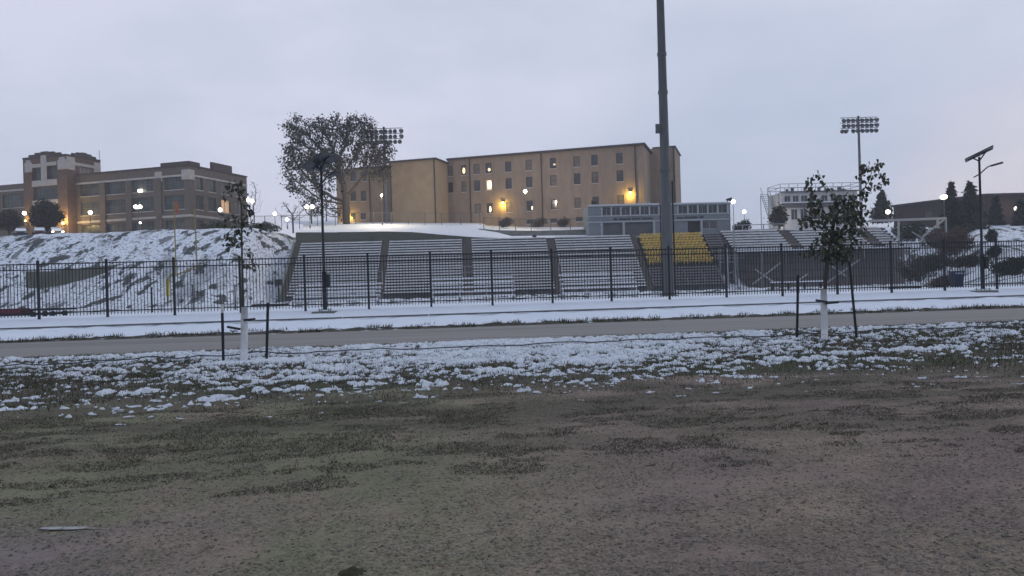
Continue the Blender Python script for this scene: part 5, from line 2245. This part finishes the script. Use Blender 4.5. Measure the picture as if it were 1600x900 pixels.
def low_hall():
    K = at(1540, 306, 128)
    far_ = at(1396, 323.5, 128)
    # the left front runs back from the corner
    a_, b_ = ray(1396, 323.5)
    Yf = (K.z - EYE) / b_
    C = Vector((a_ * Yf, Yf, 8.2))
    e = Vector((K.x, K.y, 8.2))
    ang = math.atan2(e.y - C.y, e.x - C.x)
    fr = Frame(C, ang)
    L = (e - C).length
    H = K.z - C.z
    t = thing('low_brick_hall', 'long low dark brown brick hall with a flat roof at the far right', 'building', C, ang)
    g2 = MB()
    fr3 = Frame((K.x, K.y, 8.2), .04)
    q = [fr3.w(0, 0, -1), fr3.w(30, 0, -1), fr3.w(30, 0, H), fr3.w(0, 0, H), fr3.w(0, 16, -1), fr3.w(30, 16, -1), fr3.w(30, 16, H), fr3.w(0, 16, H)]
    inv = Matrix.Translation(C) @ Matrix.Rotation(ang, 4, 'Z')
    inv.invert()
    q = [inv @ v for v in q]
    g2.add(q, [(0, 1, 2, 3), (1, 5, 6, 2), (3, 2, 6, 7), (0, 3, 7, 4)])
    g2.build('east_wing', mat('dark_brown_brick', (.062, .044, .041), (.045, .034, .033), scale=.5, rough=.9, detail=8), t)
    q2 = [inv @ v for v in (fr3.w(-.2, -.3, H + .003), fr3.w(30, -.3, H + .003), fr3.w(30, -.3, H + .34), fr3.w(-.2, -.3, H + .34), fr3.w(-.2, .3, H + .003), fr3.w(30, .3, H + .003), fr3.w(30, .3, H + .34), fr3.w(-.2, .3, H + .34))]
    g2 = MB()
    g2.add(q2, [(0, 1, 2, 3), (7, 6, 5, 4), (3, 2, 6, 7), (0, 3, 7, 4), (1, 5, 6, 2)])
    g2.build('roof', M_ROOF, t)
    w = MB()
    ops = []
    for k in range(9):
        x = 6 + k * 6.2
        if x < L - 3:
            ops.append((x, x + 1.6, 3.2, 4.6))
    wall_open(w, 0, L, -1, H, ops, 0, .2)
    w.quad((0, 0, -1), (0, 0, H), (0, 18, H), (0, 18, -1))
    w.quad((L, 0, -1), (L, 18, -1), (L, 18, H), (L, 0, H))
    w.quad((0, 0, H), (L, 0, H), (L, 18, H), (0, 18, H))
    w.build('wall', mat('dark_brown_brick', (.062, .042, .038), (.045, .032, .031), scale=.5, rough=.9, detail=8), t)
    for o in ops:
        window(t, *o, 0, .2, M_IRON, M_GLASS, 1, .08, False)
    m = MB().box(-.3, L - .25, -.3, 18, H + .003, H + .35)
    m.build('roof', M_ROOF, t)
    a_, b_ = ray(1588, 326)
    lp = inv @ Vector((a_ * 126.5, 126.5, EYE + b_ * 126.5))
    x, z = lp.x, lp.z
    m = MB().box(x - .2, x + .2, lp.y + .1, lp.y + 2.6, z + .28, z + .36)
    lo_ = m.build('wall_lamp_or_glint', M_IRON, t)
    MB().ball((x, lp.y, z), .30, 12, 8).build('bulb_glass', M_BULB, lo_, smooth=True)
    point_light(lo_, (x, lp.y - .8, z), 40, (1.0, .80, .62), .2)


low_hall()

# ------------------------------------------------------------------ lamp posts


def lamp_post(px, py, Y, base_py, globes, r, label, energy, color=(1.0, .84, .62), bm=None, name='lamp_post', pole_r=.05):
    g_ = at(px, py, Y)
    b = at(px, base_py, Y)
    H = g_.z - b.z
    b.z -= .5
    H += .5
    t = thing(name, label, 'lamp', b, 0, 'lit lamp posts on the campus paths')
    m = MB().tube([(0, 0, 0), (0, 0, .5), (0, 0, H - r * .9)], [pole_r * 1.5, pole_r, pole_r * .8], 8)
    m.tube([(0, 0, 0), (0, 0, .55)], pole_r * 2.2, 8)
    if len(globes) > 1:
        m.bar((globes[0][0], 0, H - r - .05), (globes[-1][0], 0, H - r - .05), .06)
    m.build('pole', mat('lamp_post_paint', (.16, .15, .13), (.20, .19, .165)), t, smooth=True)
    for (gx, gz) in globes:
        MB().ball((gx, 0, H + gz), r, 14, 10).build('globe', bm or M_BULB, t, smooth=True)
    point_light(t, (0, -r - .45, H + .1), energy, color, .25)
    return t


lamp_post(39, 333, 116, 366, [(0, 0)], .27, 'single lit globe lamp left of the brick tower', 70)
lamp_post(142, 332, 114, 364, [(0, 0)], .27, 'single lit globe lamp right of the brick tower', 90)
lamp_post(216.5, 323, 113, 364, [(-.31, 0), (.31, 0)], .27, 'twin lit globe lamp in front of the middle of the brick hall', 130)
lamp_post(219.5, 348, 122, 362, [(0, 0)], .16, 'tiny lit lamp low behind the twin globe lamp', 20)
lamp_post(345, 328, 113, 358, [(0, 0)], .28, 'lit globe lamp before the right end of the brick hall', 80)
lamp_post(392, 313, 114, 355, [(-.27, .06), (.27, -.12)], .27, 'twin lit globe lamp beside the bare slender tree', 130)
lamp_post(430, 334, 122, 352, [(0, 0)], .26, 'left small walkway lamp between the two hilltop buildings', 50)
lamp_post(449, 343, 126, 353, [(0, 0)], .27, 'right small walkway lamp between the two hilltop buildings', 50)
lamp_post(484.5, 323, 116, 353, [(-.39, 0), (.39, 0)], .28, 'twin lit globe lamp left of the solar lamp pole', 150)
lamp_post(822, 299, 121.0, 346, [(0, 0)], .28, 'white floodlight on a post in front of the tan residence hall', 1000, (1.0, .84, .64), name='floodlight_post')
lamp_post(597.5, 305, 118.0, 349, [(0, 0)], .16, 'small white lamp by the stadium pole before the blank tan wall', 1500, (1.0, .82, .56))
lamp_post(1147, 315, 118, 360, [(0, 0)], .31, 'bright white globe lamp at the right end of the press box', 120, (.95, .97, 1.0), M_BULBC)
lamp_post(1163.5, 331, 126, 358, [(0, 0)], .29, 'white globe lamp beyond the press box, nearer the bushes', 90, (.95, .97, 1.0), M_BULBC)
lamp_post(1207, 342, 126, 358, [(0, 0)], .32, 'white globe lamp at the left foot of the white press tower', 260, (1.0, .85, .7), M_BULBC)
lamp_post(1388, 331, 124, 352, [(0, 0)], .33, 'warm globe lamp against the dark end of the low brick hall', 110)
lamp_post(1477, 308, 103, 388, [(-.16, 0), (.16, .04)], .27, 'tall warm lit lamp post beside the two conifers', 160, pole_r=.07)

# ------------------------------------------------------------------ goal post


def goal_post():
    Y = 84
    b = at(262, 463, Y)
    gz = tz(b.x, b.y)
    t = thing('goal_post', 'yellow football goal post standing on the snowy bank at left', 'goal post', (b.x, b.y, min(gz, b.z) - .1))
    o = Vector((b.x, b.y, min(gz, b.z) - .1))
    M_GP = mat('goal_yellow', (.27, .225, .07), (.22, .185, .06))
    P = lambda px, py, yy: at(px, py, Y + yy) - o
    MB().tube([P(262, 463, 0) - Vector((0, 0, .8)), P(262, 440, 0), P(264, 433, .5), P(271, 427, 1.4)], .10, 10).build('gooseneck', M_GP, t, smooth=True)
    MB().tube([P(262, 463, 0), P(262, 436, 0)], .19, 12).build('base_pad', mat('pad_yellow', (.42, .36, .05), (.36, .30, .06)), t, smooth=True)
    MB().tube([P(271, 432, 0), P(310, 415, 3.5)], .09, 8).build('crossbar', M_GP, t)
    MB().tube([P(275, 430, .2), P(272, 315, .2)], .07, 8).build('upright', M_GP, t)
    MB().tube([P(308, 416, 3.3), P(304, 326, 3.3)], .07, 8).build('upright', M_GP, t)
    q = P(273, 314, .2)
    m = MB()
    vs, fs = [], []
    for i in range(6):
        z = q.z - i * .24
        wv = .05 * math.sin(i * 1.4)
        vs += [(q.x + .06, q.y + wv, z), (q.x + .20 + .04 * i, q.y + wv + .05, z - .05), (q.x + .20 + .04 * i, q.y + wv + .07, z - .05), (q.x + .06, q.y + wv + .02, z)]
    for i in range(5):
        for k in range(4):
            fs.append((4 * i + k, 4 * i + (k + 1) % 4, 4 * (i + 1) + (k + 1) % 4, 4 * (i + 1) + k))
    m.add(vs, fs)
    m.build('ribbon', mat('orange_ribbon', (.45, .11, .05), (.36, .09, .05)), t)


goal_post()

# ------------------------------------------------------------------ chain link fences on the hill


def link_fence(pts, hpx, label, every=2.6, mesh_gap=.28):
    P = [at(*p) for p in pts]
    t = thing('chain_link_fence', label, 'fence', P[0])
    o = P[0]
    m = MB()
    rl = MB()
    wi = MB()
    for i in range(len(P) - 1):
        a, b = P[i] - o, P[i + 1] - o
        h0, h1 = hpx * P[i].y / F, hpx * P[i + 1].y / F
        n = max(1, round((b - a).length / every))
        for k in range(n + (i == len(P) - 2)):
            q = a.lerp(b, k / n)
            MB().tube([q - Vector((0, 0, .6)), q + Vector((0, 0, h0 + (h1 - h0) * k / n))], .05, 6).build('post', M_POLE, t)
        rl.tube([a + Vector((0, 0, h0)), b + Vector((0, 0, h1))], .035, 6)
        nn = int((b - a).length / mesh_gap)
        for k in range(nn):
            q0 = a.lerp(b, k / nn)
            h = h0 + (h1 - h0) * k / nn
            for sgn in (1, -1):
                q1 = a.lerp(b, min(1, max(0, (k + sgn * h / mesh_gap) / nn)))
                wi.bar(q0, q1 + Vector((0, 0, h)), .010)
    rl.build('top_rail', M_POLE, t)
    wi.build('wire_mesh', M_POLE, t)


link_fence([(388, 353, 119), (440, 352, 119), (524, 350, 119)], 15, 'chain link fence across the gap between the two hilltop buildings')
link_fence([(528, 350, 120.5), (612, 349, 120.5), (690, 350, 120.5), (750, 350, 120.5)], 17, 'chain link fence at the foot of the blank tan wall')
link_fence([(756, 357, 117.4), (830, 360, 117.4), (922, 358, 117.4)], 17, 'chain link fence on the second retaining wall below the tan hall')
# planting at the foot of the tan hall
for px, w_, lb in ((790, 26, 'dark low planting left of the wall lamp at the tan hall foot'), (842, 30, 'dark low planting under the floodlight at the tan hall foot'), (880, 20, 'round bush at the tan hall foot near the press box')):
    shrub(px, 352, 123, 12, w_, lb, M_LEAFO, n=700, size=.2)

# ------------------------------------------------------------------ cars on the ridge


def car(px, py, Y, rz, label, paint, lit=False):
    b = at(px, py, Y)
    t = thing('parked_car', label, 'car', b, rz, 'cars parked on the left hill')
    prof = [(-2.2, .35), (2.2, .35), (2.25, .75), (1.6, .92), (.75, 1.0), (.15, 1.44), (-1.25, 1.46), (-1.9, 1.0), (-2.22, .95)]
    m = MB()
    n = len(prof)
    vs = []
    for s_, ins in ((-1, 0), (1, 0)):
        for (x, z) in prof:
            w = .86 - (.16 if z > 1.2 else 0)
            vs.append((x, s_ * w, z))
    fs = [tuple(range(n)), tuple(reversed(range(n, 2 * n)))]
    for k in range(n):
        fs.append((k, n + k, n + (k + 1) % n, (k + 1) % n))
    m.add(vs, fs)
    m.build('body', paint, t)
    g_ = MB()
    g_.quad((.77, -.70, 1.03), (.77, .70, 1.03), (.21, .62, 1.42), (.21, -.62, 1.42))
    g_.quad((-1.86, .70, 1.05), (-1.86, -.70, 1.05), (-1.32, -.62, 1.43), (-1.32, .62, 1.43))
    for s_ in (-1, 1):
        q = [(.5, s_ * .80, 1.04), (-1.6, s_ * .80, 1.04), (-1.2, s_ * .715, 1.40), (.12, s_ * .715, 1.40)]
        q = [(x, y + s_ * .015, z) for x, y, z in q]
        g_.quad(*(q if s_ < 0 else q[::-1]))
    g_.build('window', M_GLASS, t)
    for x in (-1.4, 1.4):
        for s_ in (-1, 1):
            wl_ = MB().tube([(x, s_ * .70, .34), (x, s_ * .90, .34)], .34, 14)
            wl_.build('wheel', M_IRON, t)
    s_ = MB().box(-1.15, .1, -.6, .6, 1.47, 1.54)
    s_.quad((.86, -.68, 1.03), (.86, .68, 1.03), (.26, .60, 1.43), (.26, -.60, 1.43))
    s_.box(.9, 1.9, -.7, .7, .93, 1.0)
    s_.build('snow_cover', M_SNOW, t)
    for s_ in (-1, 1):
        MB().box(2.2, 2.28, s_ * .62 - .14, s_ * .62 + .14, .66, .80).build('headlight', M_BULB if lit else M_STEEL, t)
    if lit:
        point_light(t, (3.0, 0, .8), 50, (1.0, .85, .6), .2)
    return t


DK = mat('dark_car_paint', (.02, .022, .028), (.03, .032, .038), rough=.35)
DR = mat('maroon_car_paint', (.06, .02, .02), (.07, .025, .025), rough=.35)
car(33, 373, 114, math.radians(-60), 'dark parked car with a snowy windscreen, left of the pair under the tower', DK)
car(62, 372, 114, math.radians(-60), 'dark parked car with a snowy windscreen, in the middle below the tower', DR)
car(88, 372, 113.5, math.radians(-55), 'dark parked car with bright headlights on at the foot of the tower', DK, True)

# ------------------------------------------------------------------ blue bin and track things
b = at(1495, 444, 43)
b.z = tz(b.x, b.y)
t = thing('rubbish_bin', 'dark blue square rubbish bin behind the fence near the right solar lamp', 'bin', b)
MBl = mat('dark_blue_plastic', (.010, .016, .045), (.015, .022, .055), rough=.5)
m = MB()
vs = []
for (z, w) in ((.05, .21), (.72, .27), (.86, .285)):
    vs += [(-w, -w, z), (w, -w, z), (w, w, z), (-w, w, z)]
fs = [(0, 3, 2, 1), (8, 9, 10, 11)]
for r in range(2):
    for k in range(4):
        fs.append((r * 4 + k, r * 4 + (k + 1) % 4, (r + 1) * 4 + (k + 1) % 4, (r + 1) * 4 + k))
m.add(vs, fs)
m.build('body', MBl, t)
m = MB().box(-.305, .305, -.305, .305, .862, .91)
m.build('rim', MBl, t)
m = MB().box(-.21, .21, -.296, -.288, .74, .83)
m.build('sticker', mat('pale_sticker', (.30, .32, .36), (.22, .24, .28)), t)

p = at(1, 490, 36)
gz = tz(p.x, p.y)
t = thing('mat_trolley', 'low dark flat trolley with a red cover lying on the snow at far left', 'trolley', (p.x, p.y, gz), .02)
m = MB()
for y in (0, .9):
    m.bar((-1.5, y, .32), (2.9, y, .32), .09)
    m.bar((-1.5, y, .10), (2.4, y, .10), .06)
for k in range(6):
    m.bar((-1.4 + k * .8, 0, .31), (-1.4 + k * .8, .9, .31), .07)
m.build('frame', M_IRON, t)
m = MB().box(-1.6, .92, -.06, .96, .16, .36)
m.box(-1.5, .8, .0, .9, .36, .40)
m.build('cover', mat('dull_red_cover', (.15, .03, .042), (.11, .025, .035)), t)
for x in (1.45, 2.35):
    for y in (-.05, .95):
        MB().tube([(x, y - .04, .12), (x, y + .04, .12)], .13, 12).build('wheel', M_IRON, t)

for px0, px1, py, Y, lb in ((392, 450, 465, 70, 'low dark barrier in front of the left bank beside the stand'), (1390, 1440, 443, 66, 'low dark barrier under the right end of the grandstand')):
    a, b = at(px0, py, Y), at(px1, py, Y)
    z0 = tz(a.x, a.y)
    m = MB().box(0, b.x - a.x, 0, .25, -.1, .16)
    m.box(.03, b.x - a.x - .03, .02, .23, .161, .22)
    for k in range(5):
        m.box((b.x - a.x) * k / 5 + .1, (b.x - a.x) * k / 5 + .25, -.06, -.001, -.1, .14)
    tag(m.build('barrier', M_DARK, None, (a.x, a.y, z0)), lb, 'barrier')

b = at(435, 446, 92)
t = thing('small_post_box', 'small dark box on a post by the left foot of the stand', 'box', (b.x, b.y, tz(b.x, b.y)))
zt_ = max(.6, b.z - tz(b.x, b.y))
MB().box(-.35, .35, -.2, .2, zt_, zt_ + .7).build('box', M_IRON, t)
MB().bar((0, 0, -.1), (0, 0, zt_), .14).build('post', M_IRON, t)

# low curved wall on the left bank
cv = [(40, 424, 446, 89.0), (75, 424, 446, 89.0), (110, 421, 443, 90.0), (145, 417, 436, 91.2), (178, 414, 427, 92.8), (212, 409, 414, 94.5)]
m = MB()
o = at(cv[0][0], cv[0][2], cv[0][3])
rows_ = []
for (px, yt, yb2, Y) in cv:
    a, b = at(px, yt, Y) - o, at(px, yb2, Y) - o
    rows_.append((b - Vector((0, 0, 1.0)), a, a + Vector((0, .4, .02)), b + Vector((0, .4, -1.0))))
for i in range(len(rows_) - 1):
    p, q = rows_[i], rows_[i + 1]
    for k in range(3):
        m.quad(p[k], q[k], q[k + 1], p[k + 1])
tag(m.build('low_wall', MATS['mossy_concrete'], None, o), 'low curved mossy wall half sunk in the snowy bank at left', 'wall')

# thin marker posts on the track apron at left
for i, (px, y0, y1) in enumerate(((14, 448, 478), (43, 440, 466), (54, 440, 466), (72, 440, 462), (238, 450, 484), (302, 446, 482), (368, 446, 482))):
    Y = 62 if px < 100 else 40
    a = at(px, y1, Y)
    e = at(px, y0, Y)
    zz = tz(a.x, a.y) - .1
    ob = MB().tube([(0, 0, 0), (0, 0, max(.7, e.z - zz))], .035, 6)
    ob.tube([(0, 0, max(.7, e.z - zz)), (0, 0, max(.7, e.z - zz) + .04)], .05, 6)
    tag(ob.build('marker_post', M_IRON, None, (a.x, a.y, zz)), 'thin dark post standing in the snow behind the fence at left', 'post', 'thin posts behind the fence at left')

# small leaf-strewn clod at the bottom edge
a, b_ = ray(552, 908)
Yp = EYE / -b_
ob = MB().ball((0, 0, 0), .06, 16, 10, .55)
ob.v = [(x * 1.2 * (1 + .25 * math.sin(x * 90 + y * 70 + z * 60)), y * .8 * (1 + .2 * math.sin(x * 120)), z * (1 + .35 * math.sin(x * 110 + y * 95))) for x, y, z in ob.v]
tag(ob.build('soil_clod', mat('dark_soil', (.035, .032, .016), (.055, .05, .025), scale=30), None, (a * Yp, Yp, float(znear(Yp)) + .01), smooth=True), 'dark mossy clod on the gravel at the bottom edge', 'clod')
